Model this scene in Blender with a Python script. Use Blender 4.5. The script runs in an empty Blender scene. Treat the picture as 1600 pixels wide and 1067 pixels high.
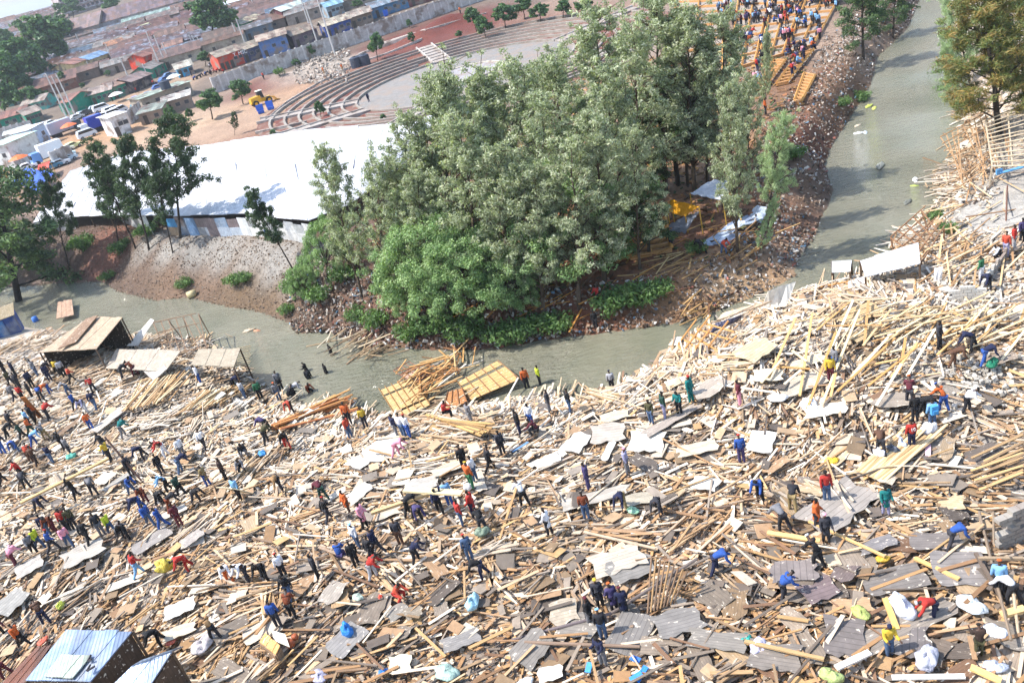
import bpy, math, random
import numpy as np
from mathutils import Vector, Matrix
random.seed(7); rng = np.random.default_rng(7)
R = math.radians
D = bpy.data
scene = bpy.context.scene
COL = scene.collection

# ------------------------------------------------------------------ camera
FPX, TH, RHO, H = 1360.0, R(27.2), math.atan2(694, 2537), 28.0
Fv = np.array([0, math.cos(TH), -math.sin(TH)]); R0 = np.array([1., 0, 0]); U0 = np.array([0, math.sin(TH), math.cos(TH)])
cr, sr = math.cos(RHO), math.sin(RHO)
CAMP = np.array([0, 0, H])
def ray(px, py):
    dx, dy = px-800.0, py-533.5
    d = Fv*FPX + R0*(dx*cr-dy*sr) - U0*(dx*sr+dy*cr)
    return d/np.linalg.norm(d)
def plane(px, py, z):
    d = ray(px, py); t = (z-H)/d[2]
    if t < 0: t = 3000
    return CAMP + d*t
def project(X, Y, Z):
    v = np.stack([np.asarray(X, float), np.asarray(Y, float), np.asarray(Z, float)-H], -1)
    w = v@Fv; r = v@R0; u = v@U0
    w = np.where(w > 0.1, w, 0.1)
    r, u = r/w*FPX, u/w*FPX
    return 800+r*cr-u*sr, 533.5-r*sr-u*cr
cam = D.cameras.new('camera'); camo = D.objects.new('camera', cam); COL.objects.link(camo)
cam.sensor_width = 36; cam.lens = FPX/1600*36; cam.clip_end = 9000; cam.clip_start = .5
ix = R0*cr - U0*sr; iy = R0*sr + U0*cr
M = Matrix((( ix[0], iy[0], -Fv[0], 0), (ix[1], iy[1], -Fv[1], 0), (ix[2], iy[2], -Fv[2], H), (0, 0, 0, 1)))
camo.matrix_world = M
scene.camera = camo

# ------------------------------------------------------------------ noise
def vnoise(x, y, seed=0):
    x = np.asarray(x, float); y = np.asarray(y, float)
    xi = np.floor(x).astype(np.int64); yi = np.floor(y).astype(np.int64)
    fx = x-xi; fy = y-yi; fx = fx*fx*(3-2*fx); fy = fy*fy*(3-2*fy)
    def h(a, b):
        n = (a*374761393 + b*668265263 + seed*982451653) & 0xffffffff
        n = ((n ^ (n >> 13))*1274126177) & 0xffffffff
        return ((n ^ (n >> 16)) & 0xffff)/65535.0
    return (h(xi, yi)*(1-fx)+h(xi+1, yi)*fx)*(1-fy)+(h(xi, yi+1)*(1-fx)+h(xi+1, yi+1)*fx)*fy
def fbm(x, y, seed=0, o=3):
    s = 0; a = .5
    for k in range(o): s = s+a*vnoise(x*2**k, y*2**k, seed+k*17); a *= .5
    return s/(1-.5**o)
def sm(t):
    t = np.clip(t, 0, 1); return t*t*(3-2*t)

# ------------------------------------------------------------------ river and ground
WZ = -2.0
near_px = [(-140,570),(20,505),(60,512),(112,516),(190,530),(250,530),(310,542),(345,562),(385,600),(420,622),(470,650),(520,632),(548,650),(600,660),(645,668),(700,645),(760,640),(830,632),(900,632),(955,615),(1005,590),(1040,568),(1062,545),(1100,522),(1180,492),(1255,462),(1310,450),(1405,395),(1448,340),(1483,288),(1508,228),(1520,180),(1508,110),(1490,60),(1482,0),(1500,-60)]
far_px = [(1425,-60),(1436,0),(1418,45),(1370,90),(1362,130),(1318,200),(1298,232),(1288,262),(1302,300),(1290,330),(1274,370),(1250,402),(1245,432),(1200,456),(1140,480),(1085,500),(1030,510),(950,521),(850,532),(780,546),(700,549),(640,546),(570,546),(510,520),(465,522),(450,506),(400,488),(350,480),(290,466),(240,471),(180,456),(160,441),(80,445),(20,450),(-140,440)]
nearP = [plane(x, y, WZ)[:2] for x, y in near_px]; farP = [plane(x, y, WZ)[:2] for x, y in far_px]
nearP = [np.array([-230., 70.])]+nearP+[np.array([120., 190.]), np.array([190., 330.])]
farP = [np.array([175., 335.]), np.array([105., 195.])]+farP+[np.array([-230., 98.])]
poly = np.array(nearP+farP); NS = len(nearP)-1
SA = poly; SB = np.roll(poly, -1, 0)
def river(X, Y):
    X = np.asarray(X, float).ravel(); Y = np.asarray(Y, float).ravel()
    best = np.full(X.shape, 1e9); near = np.zeros(X.shape, bool); ins = np.zeros(X.shape, bool)
    for k in range(len(SA)):
        a, b = SA[k], SB[k]; e = b-a; L = e@e+1e-9
        t = np.clip(((X-a[0])*e[0]+(Y-a[1])*e[1])/L, 0, 1)
        d = np.hypot(X-a[0]-t*e[0], Y-a[1]-t*e[1])
        m = d < best; best[m] = d[m]; near[m] = k < NS
        c = ((a[1] > Y) != (b[1] > Y)) & (X < (b[0]-a[0])*(Y-a[1])/(b[1]-a[1]+1e-12)+a[0]); ins ^= c
    return best, ins, near
AC = np.array([4.5, 163.5])
def blob(px, py, z=0): return plane(px, py, z)[:2]
mounds = [(blob(1160,560), 5, .9), (blob(1350,500), 6, .8), (blob(700,700), 4, .8), (blob(330,600), 4, .8), (blob(1250,680), 5, .7), (blob(1500,560), 5, .9), (blob(820,870), 4, .3), (blob(250,640), 4, .5), (blob(1120,620),4,.5), (blob(480,655),2.5,.4), (blob(1080,560),3,.7)]
MP = np.array([blob(410,130,.5), blob(440,128,.5), blob(690,45,.5), blob(720,35,.5), blob(655,60,.5), blob(500,105,.5)])
def ground(X, Y):
    X = np.asarray(X, float); sh = X.shape; X = X.ravel(); Y = np.asarray(Y, float).ravel()
    d, ins, near = river(X, Y)
    zin = WZ-.15-1.2*sm(d/4)
    pile = .75*fbm(X*.17, Y*.17, 3, 2)+.35*vnoise(X*.6, Y*.6, 9)
    for c, r, h in mounds: pile = pile+h*np.exp(-((X-c[0])**2+(Y-c[1])**2)/(r*r))
    zn = WZ+1.7*sm(d/3.6)+pile*sm((d-1)/8)*.95
    lw = sm((-X-2)/8); rw = sm((X-24)/6)
    hb = 2.3+1.7*lw+.6*rw; w = 4.5+3.0*lw-2.0*rw
    zf = WZ+hb*sm((d+.3*vnoise(X*.8, Y*.8, 5))/w)+.22*(fbm(X*.7, Y*.7, 21)-.5)*sm(d/2)
    zf = zf+(.4-(WZ+hb))*sm((d-12)/20)
    rr = np.hypot(X-AC[0], Y-AC[1]); zf = zf-1.2*sm((38-rr)/17)
    for k, (mx, my) in enumerate(MP):
        zf = zf+(1.6 if k != 2 else 1.9)*np.exp(-((X-mx)**2/30+(Y-my)**2/14))
    z = np.where(ins, zin, np.where(near, zn, zf))
    z = z+np.where(ins, 0, .052*np.clip(Y-225, 0, 420)-.03*np.clip(Y-680, 0, 600))+np.where(near & ~ins, 0, 0)
    return z.reshape(sh)
def g1(x, y): return float(ground(np.array([x]), np.array([y]))[0])
def P(px, py, dz=0.0):
    d = ray(px, py)
    # march down the ray
    t0 = 18.0; t = t0; step = .6
    ts = np.concatenate([np.arange(20, 140, .25), np.arange(140, 1200, 1.5)])
    pts = CAMP+np.outer(ts, d)
    g = ground(pts[:, 0], pts[:, 1])+dz
    k = np.argmax(pts[:, 2] < g)
    if pts[k, 2] >= g[k]: return pts[-1]
    if k > 0:
        a = pts[k-1, 2]-g[k-1]; b = pts[k, 2]-g[k]; f = a/(a-b+1e-9)
        return pts[k-1]+(pts[k]-pts[k-1])*f
    return pts[k]
def at_plane_y(px, py, y):
    d = ray(px, py); t = y/d[1]; return CAMP+d*t

# ------------------------------------------------------------------ materials
def lin(h):
    if not isinstance(h, str): return tuple(h)
    h = h.lstrip('#'); v = [int(h[i:i+2], 16)/255 for i in (0, 2, 4)]
    return tuple(c/12.92 if c <= .04045 else ((c+.055)/1.055)**2.4 for c in v)
def mat(name):
    m = D.materials.new(name); m.use_nodes = True; nt = m.node_tree
    return m, nt, nt.nodes['Principled BSDF']
def node(nt, t, **k):
    n = nt.nodes.new(t)
    for a, b in k.items(): setattr(n, a, b)
    return n
def mixc(nt, a, b, fac, mode='MIX'):
    n = node(nt, 'ShaderNodeMix', data_type='RGBA', blend_type=mode)
    for s, v in ((0, fac), (6, a), (7, b)):
        if hasattr(v, 'is_output'): nt.links.new(v, n.inputs[s])
        else: n.inputs[s].default_value = v if s == 0 else (*v, 1)
    return n.outputs[2]
def noise(nt, scale, detail=3, vec=None, rough=.6):
    n = node(nt, 'ShaderNodeTexNoise'); n.inputs['Scale'].default_value = scale; n.inputs['Detail'].default_value = detail; n.inputs['Roughness'].default_value = rough
    if vec is not None: nt.links.new(vec, n.inputs['Vector'])
    return n.outputs['Fac']
def ramp(nt, v, stops):
    n = node(nt, 'ShaderNodeValToRGB'); e = n.color_ramp.elements
    while len(e) < len(stops): e.new(.5)
    for i, (p, c) in enumerate(stops): e[i].position = p; e[i].color = (*c, 1) if len(c) == 3 else c
    nt.links.new(v, n.inputs[0]); return n.outputs[0]
def objcoord(nt): return node(nt, 'ShaderNodeTexCoord').outputs['Object']
def bump(nt, b, h, strength=.4, dist=.05):
    n = node(nt, 'ShaderNodeBump'); n.inputs['Strength'].default_value = strength; n.inputs['Distance'].default_value = dist
    nt.links.new(h, n.inputs['Height']); nt.links.new(n.outputs[0], b.inputs['Normal'])
def src(nt, kind):
    if kind == 'obj': return node(nt, 'ShaderNodeObjectInfo').outputs['Color']
    return node(nt, 'ShaderNodeAttribute', attribute_name='Col').outputs['Color']
def m_tint(name, kind='obj', rough=.85, var=.35, scale=6, metal=0, grime=None, bmp=0, bd=.02):
    m, nt, b = mat(name); oc = objcoord(nt); c = src(nt, kind)
    n = noise(nt, scale, 4, oc)
    g = ramp(nt, n, [(.25, (1-var,)*3), (.75, (1+var*.3,)*3)])
    c = mixc(nt, c, g, 1.0, 'MULTIPLY')
    if grime:
        n2 = noise(nt, scale*.35, 5, oc)
        f = ramp(nt, n2, [(.48, (0, 0, 0)), (.62, (1, 1, 1))])
        c = mixc(nt, c, grime, f)
    nt.links.new(c, b.inputs['Base Color']); b.inputs['Roughness'].default_value = rough; b.inputs['Metallic'].default_value = metal
    if bmp: bump(nt, b, noise(nt, scale*2.5, 3, oc), bmp, bd)
    return m
MT = {}
MT['wood'] = m_tint('wood_attr', 'att', .8, .3, 3.0, bmp=.3)
MT['woodobj'] = m_tint('wood_obj', 'obj', .8, .35, 5.0, bmp=.3)
MT['cloth'] = m_tint('cloth', 'obj', .9, .25, 9)
MT['skin'] = m_tint('skin', 'obj', .6, .15, 9)
MT['wall'] = m_tint('painted_wall', 'obj', .9, .3, 1.2, grime=(.25, .2, .17))
MT['plain'] = m_tint('plain', 'obj', .6, .12, 3)
MT['paint'] = m_tint('paint', 'obj', .3, .05, 2)
MT['trash'] = m_tint('trash', 'att', .8, .3, 8)
MT['tarp'] = m_tint('tarp', 'obj', .5, .2, 2.5, bmp=.6, bd=.1)
def m_roof(name, grime, metal=0.0, rough=.6, period=9.0, amt=(.45, .62), lo=.5, hi=1.25):
    m, nt, b = mat(name); oc = objcoord(nt); c = src(nt, 'obj')
    n = noise(nt, .5, 5, oc); f = ramp(nt, n, [(amt[0], (0, 0, 0)), (amt[1], (1, 1, 1))])
    c = mixc(nt, c, grime, f)
    g = ramp(nt, noise(nt, 2.2, 4, oc), [(.3, (.72,)*3), (.7, (1.1,)*3)])
    c = mixc(nt, c, g, 1.0, 'MULTIPLY')
    # sheet joints: voronoi cells stretched along the slope
    mp = node(nt, 'ShaderNodeMapping'); mp.inputs['Scale'].default_value = (.9, .35, .35); nt.links.new(oc, mp.inputs[0])
    v = node(nt, 'ShaderNodeTexVoronoi', distance='CHEBYCHEV'); v.inputs['Scale'].default_value = 1; v.inputs['Randomness'].default_value = .35; nt.links.new(mp.outputs[0], v.inputs['Vector'])
    sp = node(nt, 'ShaderNodeSeparateColor'); nt.links.new(v.outputs['Color'], sp.inputs[0])
    c = mixc(nt, c, ramp(nt, sp.outputs[0], [(0, (lo,)*3), (1, (hi,)*3)]), 1.0, 'MULTIPLY')
    nt.links.new(c, b.inputs['Base Color']); b.inputs['Roughness'].default_value = rough; b.inputs['Metallic'].default_value = metal
    w = node(nt, 'ShaderNodeTexWave', bands_direction='X'); w.inputs['Scale'].default_value = period; nt.links.new(oc, w.inputs['Vector'])
    bump(nt, b, w.outputs['Fac'], .5, .03)
    return m
MT['roof'] = m_roof('rusty_roof', (.17, .085, .065))
MT['tin'] = m_roof('tin_roof', (.42, .46, .55), .25, .42, 1.7, (.5, .7))
MT['white'] = m_roof('white_sheet', (.62, .62, .65), 0, .5, 1.2, (.6, .8), .86, 1.08)
def m_leaf(name, tint):
    m, nt, b = mat(name); c = src(nt, 'att')
    c = mixc(nt, c, tint, 1.0, 'MULTIPLY')
    nt.links.new(c, b.inputs['Base Color']); b.inputs['Roughness'].default_value = .55; b.inputs['Specular IOR Level'].default_value = .35
    tr = node(nt, 'ShaderNodeBsdfTranslucent'); nt.links.new(mixc(nt, c, (1.1, 1.25, .5), 1.0, 'MULTIPLY'), tr.inputs[0])
    mx = node(nt, 'ShaderNodeMixShader'); mx.inputs[0].default_value = .34
    nt.links.new(b.outputs[0], mx.inputs[1]); nt.links.new(tr.outputs[0], mx.inputs[2]); nt.links.new(mx.outputs[0], nt.nodes['Material Output'].inputs[0])
    return m
MT['leaf'] = m_leaf('foliage', (1, 1, 1))
MT['bark'] = m_tint('bark', 'obj', .95, .5, 4)
# water
m, nt, b = mat('river_water'); oc = node(nt, 'ShaderNodeNewGeometry').outputs['Position']
c = ramp(nt, noise(nt, .12, 4, oc), [(.3, lin('#6f705f')), (.7, lin('#868271'))])
nt.links.new(c, b.inputs['Base Color']); b.inputs['Roughness'].default_value = .05; b.inputs['IOR'].default_value = 1.4; b.inputs['Specular IOR Level'].default_value = .9
mp = node(nt, 'ShaderNodeMapping'); mp.inputs['Scale'].default_value = (1.0, 2.3, 1); mp.inputs['Rotation'].default_value = (0, 0, R(-12)); nt.links.new(oc, mp.inputs[0])
n1 = noise(nt, 1.1, 5, mp.outputs[0], .62)
ms = noise(nt, .07, 2, oc); msr = ramp(nt, ms, [(.38, (.25,)*3), (.6, (1,)*3)])
bm_ = node(nt, 'ShaderNodeBump'); bm_.inputs['Distance'].default_value = .5; bm_.inputs['Strength'].default_value = 1
nt.links.new(mixc(nt, (0, 0, 0), n1, msr), bm_.inputs['Height']); nt.links.new(bm_.outputs[0], b.inputs['Normal'])
MT['water'] = m
# ground
m, nt, b = mat('ground_soil'); pos = node(nt, 'ShaderNodeNewGeometry').outputs['Position']; c = src(nt, 'att')
g = ramp(nt, noise(nt, 2.2, 6, pos, .75), [(.3, (.55,)*3), (.5, (.95,)*3), (.72, (1.35,)*3)])
c = mixc(nt, c, g, 1.0, 'MULTIPLY')
g = ramp(nt, noise(nt, .15, 4, pos, .7), [(.3, (.8,)*3), (.7, (1.15,)*3)])
c = mixc(nt, c, g, 1.0, 'MULTIPLY')
nt.links.new(c, b.inputs['Base Color']); b.inputs['Roughness'].default_value = .95
bump(nt, b, noise(nt, 3.0, 6, pos, .7), .8, .15)
MT['ground'] = m

# ------------------------------------------------------------------ object helpers
def link(o, parent=None):
    COL.objects.link(o)
    if parent is not None: o.parent = parent
    return o
def tag(o, label=None, cat=None, group=None, kind=None):
    if label: o['label'] = label
    if cat: o['category'] = cat
    if group: o['group'] = group
    if kind: o['kind'] = kind
    return o
def setcol(o, c): c = lin(c); o.color = (c[0], c[1], c[2], 1)
LAB = []   # (obj, px) to be made unique
def mesh_np(name, V, Fc, cols=None, m=None, smooth=False):
    me = D.meshes.new(name); V = np.asarray(V, np.float32); Fc = np.asarray(Fc, np.int32)
    n, k = Fc.shape
    me.vertices.add(len(V)); me.vertices.foreach_set('co', V.ravel())
    me.loops.add(n*k); me.loops.foreach_set('vertex_index', Fc.ravel())
    me.polygons.add(n); me.polygons.foreach_set('loop_start', np.arange(0, n*k, k, dtype=np.int32))
    if smooth: me.polygons.foreach_set('use_smooth', np.ones(n, bool))
    if cols is not None:
        a = me.color_attributes.new('Col', 'FLOAT_COLOR', 'POINT'); c4 = np.ones((len(V), 4), np.float32); c4[:, :3] = cols; a.data.foreach_set('color', c4.ravel())
    me.update(calc_edges=True); me.validate()
    if not smooth: me.shade_flat()
    if m: me.materials.append(m)
    return me
BOXV = np.array([[x, y, z] for x in (-1, 1) for y in (-1, 1) for z in (-1, 1)], float)
BOXF = np.array([[0, 1, 3, 2], [4, 6, 7, 5], [0, 4, 5, 1], [2, 3, 7, 6], [0, 2, 6, 4], [1, 5, 7, 3]])
def rotz(a):
    c, s = np.cos(a), np.sin(a); o = np.zeros_like(a); l = np.ones_like(a)
    return np.stack([np.stack([c, -s, o], -1), np.stack([s, c, o], -1), np.stack([o, o, l], -1)], -2)
def rotx(a):
    c, s = np.cos(a), np.sin(a); o = np.zeros_like(a); l = np.ones_like(a)
    return np.stack([np.stack([l, o, o], -1), np.stack([o, c, -s], -1), np.stack([o, s, c], -1)], -2)
def roty(a):
    c, s = np.cos(a), np.sin(a); o = np.zeros_like(a); l = np.ones_like(a)
    return np.stack([np.stack([c, o, s], -1), np.stack([o, l, o], -1), np.stack([-s, o, c], -1)], -2)
def boxes(name, C, Hs, Rm, cols, m, jit=0.0):
    n = len(C); V = BOXV[None]*Hs[:, None, :]
    if jit: V = V*(1+rng.uniform(-jit, jit, (n, 8, 3))*np.array([1, 1, 0]))
    V = np.einsum('nij,nkj->nki', Rm, V)+C[:, None]
    Fc = BOXF[None]+8*np.arange(n)[:, None, None]
    return mesh_np(name, V.reshape(-1, 3), Fc.reshape(-1, 4), np.repeat(cols, 8, 0) if cols is not None else None, m)
class MB:
    def __init__(s): s.v = []; s.f = []
    def add(s, vs, fs):
        k = len(s.v); s.v += [tuple(map(float, v)) for v in vs]; s.f += [tuple(i+k for i in f) for f in fs]; return s
    def box(s, c, h, rz=0, R3=None):
        V = BOXV*np.array(h)
        if R3 is None: R3 = rotz(np.array(float(rz)))
        return s.add(V@np.asarray(R3).T+np.array(c), BOXF.tolist())
    def hexa(s, bot, top): # two quads, ccw seen from above
        return s.add(list(bot)+list(top), [(3, 2, 1, 0), (4, 5, 6, 7), (0, 1, 5, 4), (1, 2, 6, 5), (2, 3, 7, 6), (3, 0, 4, 7)])
    def slab(s, q, t): # quad with thickness t downward
        q = [np.array(p, float) for p in q]; return s.hexa([p-np.array([0, 0, t]) for p in q], q)
    def tube(s, p0, p1, r0, r1=None, n=6, cap=True):
        r1 = r0 if r1 is None else r1
        p0 = np.array(p0, float); p1 = np.array(p1, float); d = p1-p0; d = d/(np.linalg.norm(d)+1e-9)
        a = np.cross(d, [0, 0, 1.]) if abs(d[2]) < .9 else np.cross(d, [1., 0, 0]); a /= np.linalg.norm(a); b_ = np.cross(d, a)
        vs = [p0+r0*(a*math.cos(t)+b_*math.sin(t)) for t in np.arange(n)*2*math.pi/n]+[p1+r1*(a*math.cos(t)+b_*math.sin(t)) for t in np.arange(n)*2*math.pi/n]
        fs = [(i, (i+1) % n, n+(i+1) % n, n+i) for i in range(n)]
        if cap: fs += [tuple(range(n))[::-1], tuple(range(n, 2*n))]
        return s.add(vs, fs)
    def lathe(s, c, prof, n=12, ax=None):
        vs = []; c = np.array(c, float)
        for r, z in prof:
            for i in range(n):
                t = 2*math.pi*i/n; v = np.array([r*math.cos(t), r*math.sin(t), z])
                if ax == 'y': v = np.array([v[0], v[2], v[1]])
                if ax == 'x': v = np.array([v[2], v[0], v[1]])
                vs.append(c+v)
        fs = [(j*n+i, j*n+(i+1) % n, (j+1)*n+(i+1) % n, (j+1)*n+i) for j in range(len(prof)-1) for i in range(n)]
        fs += [tuple(range(n))[::-1], tuple(range((len(prof)-1)*n, len(prof)*n))]
        return s.add(vs, fs)
    def mesh(s, name, m, smooth=False):
        me = D.meshes.new(name); me.from_pydata(s.v, [], s.f); me.update()
        if smooth: me.polygons.foreach_set('use_smooth', np.ones(len(me.polygons), bool))
        if m: me.materials.append(m)
        return me
    def obj(s, name, m, parent=None, col=None, smooth=False, loc=None):
        o = D.objects.new(name, s.mesh(name, m, smooth))
        if col is not None: setcol(o, col)
        if loc is not None: o.location = loc
        return link(o, parent)
def empty(name, loc, rz=0):
    o = D.objects.new(name, None); o.location = tuple(map(float, loc)); o.rotation_euler = (0, 0, rz); o.empty_display_size = .3
    return link(o)
def inst(name, me, parent=None, loc=(0, 0, 0), rot=(0, 0, 0), sc=(1, 1, 1), col=None):
    o = D.objects.new(name, me); o.location = tuple(map(float, loc)); o.rotation_euler = rot; o.scale = sc
    if col is not None: setcol(o, col)
    return link(o, parent)
def copy_tree(o, loc=None, rz=None, label=None):
    c = o.copy(); COL.objects.link(c)
    for ch in o.children:
        k = ch.copy(); COL.objects.link(k); k.parent = c
        for gch in ch.children:
            q = gch.copy(); COL.objects.link(q); q.parent = k
    if loc is not None: c.location = tuple(map(float, loc))
    if rz is not None: c.rotation_euler = (0, 0, rz)
    if label: c['label'] = label
    return c

# ------------------------------------------------------------------ terrain
xs = np.concatenate([-np.geomspace(4500, 84, 26), np.arange(-80, 92, .6), np.geomspace(94, 4500, 26)])
ys = np.concatenate([[-3000, -800, -200, -60, -20, 0, 8], np.arange(12, 100, .5), np.arange(100, 262, 1.6), np.geomspace(264, 9000, 45)])
GX, GY = np.meshgrid(xs, ys); GZ = ground(GX, GY)
d_, ins_, near_ = river(GX, GY); d_ = d_.reshape(GX.shape); ins_ = ins_.reshape(GX.shape); near_ = near_.reshape(GX.shape)
C = np.zeros(GX.shape+(3,)); C[:] = lin('#8a7465'); C[GY > 222] = lin('#6e6055')
C[near_] = lin('#bbae9f')
fb = (~near_) & (d_ < 14); C[fb] = lin('#5c4b40')
def paint(px, py, r, col, s=1.0, ry=None):
    c = P(px, py)[:2]; ry = ry or r
    f = np.exp(-(((GX-c[0])/r)**2+((GY-c[1])/ry)**2)**2)*s
    f = np.clip(f*(.6+.8*fbm(GX*.3, GY*.3, 31)), 0, 1)[..., None]
    C[:] = C*(1-f)+np.array(lin(col))*f
far_ = ~near_ & ~ins_
for a in [(180,410,12,'#56463c'),(120,415,8,'#5c4236'),(160,400,5,'#7c5242'),(330,430,10,'#66533f'),(400,450,7,'#62503f'),(60,420,9,'#5f5048'),(230,400,5,'#5e4c40'),(420,430,7,'#66533f'),(300,420,7,'#6b5646'),
          (800,480,9,'#5f4334'),(700,420,14,'#64483a'),(900,420,12,'#6b4631'),(1000,400,9,'#6e4534'),(1060,400,6,'#7c4630'),(1120,410,7,'#80492f'),(1100,450,6,'#8a6b4e'),(1180,430,5,'#a98d6d'),(1230,400,3,'#a88f76'),(1000,300,16,'#8a5b40'),(1150,300,10,'#84604c'),(1100,200,20,'#94704f'),(1200,100,25,'#8f7a6a'),
          (1290,200,6,'#7a5240'),(1270,240,5,'#5f3626'),(1300,130,10,'#75563f'),(1290,300,5,'#6e5a4c'),
          (700,130,36,'#8f8880'),(560,150,34,'#76483a',.8),(620,95,22,'#6f4236',.85),(500,180,20,'#7f5a48',.8),(420,200,16,'#86604c'),(420,130,10,'#5f2a20'),(450,150,16,'#9c7c64'),(380,185,14,'#a88a70'),(330,205,16,'#a08570'),(690,40,22,'#642c22'),(650,60,14,'#642c22'),(610,75,10,'#6e3a2e'),(500,105,12,'#a3968a'),(820,60,22,'#74483a',.6),(270,200,14,'#ab917a'),(230,210,10,'#a98e76'),(220,150,16,'#a58a72'),(120,220,20,'#a78463')]:
    paint(*a[:4], *( [a[4]] if len(a) > 4 else []))
for px_, py_ in [(235,376),(275,379),(320,383),(360,386),(400,391),(440,400),(480,412)]: paint(px_, py_, 3.2, '#8b8680', 1.0, 2.4)
for a in [(1535,335,7,'#a39e97'),(1590,300,9,'#a39e97'),(1590,230,8,'#968c80'),(1560,580,6,'#b9b2a8'),(1480,650,3,'#8b8279'),(1590,800,4,'#8f8a84'),(1580,700,4,'#8f8a84'),(1400,900,6,'#7b736b'),(600,960,3,'#8d857d'),(480,980,3,'#8d857d'),(1240,950,3,'#5d5a5e'),(30,560,6,'#a89d92'),(60,980,4,'#a59b90'),(200,850,3,'#8d8580'),(110,490,4,'#54463c'),(400,600,3,'#4b4038'),(500,770,4,'#6f675f'),(200,660,3,'#6f675f')]:
    paint(*a[:4])
C[ins_] = lin('#5a5040')
ny, nx = GX.shape; idx = np.arange(ny*nx).reshape(ny, nx)
Fq = np.stack([idx[:-1, :-1], idx[:-1, 1:], idx[1:, 1:], idx[1:, :-1]], -1).reshape(-1, 4)
me = mesh_np('ground', np.stack([GX, GY, GZ], -1).reshape(-1, 3), Fq, C.reshape(-1, 3), MT['ground'], True)
tag(link(D.objects.new('ground', me)), kind='structure')
wx = np.linspace(-230, 195, 20); wy = np.linspace(38, 336, 16)
WX, WY = np.meshgrid(wx, wy); idx = np.arange(WX.size).reshape(WX.shape)
# water only where the river runs: strips along the shore lists
wv = []; 
nn = 60
def resample(pl, n):
    pl = np.array(pl); s = np.r_[0, np.cumsum(np.hypot(*np.diff(pl, axis=0).T))]; t = np.linspace(0, s[-1], n)
    return np.stack([np.interp(t, s, pl[:, 0]), np.interp(t, s, pl[:, 1])], -1)
mb = MB(); pv = [(x, y, WZ) for x, y in poly]
cm = np.array(poly).mean(0)
# outline pushed a metre into the banks so that no gap shows
out = []
for k in range(len(poly)):
    e = poly[(k+1) % len(poly)]-poly[k-1]; nrm = np.array([e[1], -e[0]]); nrm /= np.linalg.norm(nrm)+1e-9
    q = poly[k]+nrm*.9; out.append((q[0], q[1], WZ))
import bmesh
bmw = bmesh.new(); vs = [bmw.verts.new(v) for v in out]; bmesh.ops.triangle_fill(bmw, edges=[bmw.edges.new((vs[i], vs[(i+1) % len(vs)])) for i in range(len(vs))], use_beauty=True)
for f in bmw.faces:
    if f.normal.z < 0: f.normal_flip()
me = D.meshes.new('river_water'); bmw.to_mesh(me); bmw.free(); me.materials.append(MT['water'])
tag(link(D.objects.new('river_water', me)), kind='structure')

# ------------------------------------------------------------------ loose timber, boards, chips
cream = np.array([lin(c) for c in ('#e6d9c8', '#dbc8b0', '#e8dfd0', '#d0b898', '#decfbc', '#c8ab8a', '#b89878')])
grey = np.array([lin(c) for c in ('#8d8379', '#7a7068', '#a1968b', '#968066', '#6b625c')])
brown = np.array([lin(c) for c in ('#b08c66', '#9a7a5c', '#c09a6e', '#8a6c56', '#bd9e78', '#cba878')])
def brown_share(px, py, n):
    """share of grey and brown pieces and darkening: rises towards bottom and right of view"""
    w = np.clip((py-600)/430+(px-900)/3000, 0, 1)
    return w
def piece_cols(X, Y, sheets=False):
    px, py = project(X, Y, 0*X); n = len(X); w = brown_share(px, py, n)
    u = rng.random(n); c = cream[rng.integers(0, 7, n)]
    t = rng.random((n, 1)); 
    gsel = u < (.09+.26*w if not sheets else .18+.5*w); bsel = (~gsel) & (rng.random(n) < .12+.5*w)
    if sheets: bsel &= rng.random(n) < .4
    c[gsel] = grey[rng.integers(0, 5, gsel.sum())]; c[bsel] = brown[rng.integers(0, 6, bsel.sum())]
    c = c*(1-w[:, None]*np.array([.08, .15, .23]))
    return c*(.8+.3*t)*(.86 if sheets else 1)
def sample(n, xr, yr, inpx=(-320, 1950, -50, 1320), dmin=.0, riv=0.0, near=True, dens=None, dmax=1e9):
    X = rng.uniform(*xr, n); Y = rng.uniform(*yr, n)
    px, py = project(X, Y, 0*X); d, ins, nr = river(X, Y)
    k = (px > inpx[0]) & (px < inpx[1]) & (py > inpx[2]) & (py < inpx[3]) & (nr == near) & (~ins | (d < riv)) & (d < dmax) & (ins | (d > dmin))
    if dens is not None: k &= rng.random(n) < dens(px, py, X, Y)
    return X[k], Y[k], px[k], py[k]
holes = [(1535,335,75,50,.06),(1590,310,70,70,.06),(1590,800,45,60,.2),(1480,650,35,18,.4),(1560,700,40,30,.25),(30,545,70,40,.2),(75,500,60,25,.4),(225,655,50,22,.35),(500,775,40,15,.5),(600,955,50,20,.45),(480,985,40,20,.4),(1240,950,50,18,.25),(200,845,40,22,.3),(40,990,50,45,.35),(1500,620,50,30,.3),(1590,220,70,80,.25),(1500,600,120,50,.45)]
def dens(px, py, X, Y):
    f = np.ones(len(px))
    for a, b_, c, d, v in holes: f = f*(1-(1-v)*np.exp(-(((px-a)/c)**2+((py-b_)/d)**2)**2))
    f *= np.clip(.45+.85*fbm(X*.35, Y*.35, 77, 2), 0, 1)
    f = np.where(px < 330, f*.8, f)
    return f
def angle_field(X, Y):
    base = (fbm(X*.14, Y*.14, 5, 2)-.5)*3.4+.35
    return base
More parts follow.
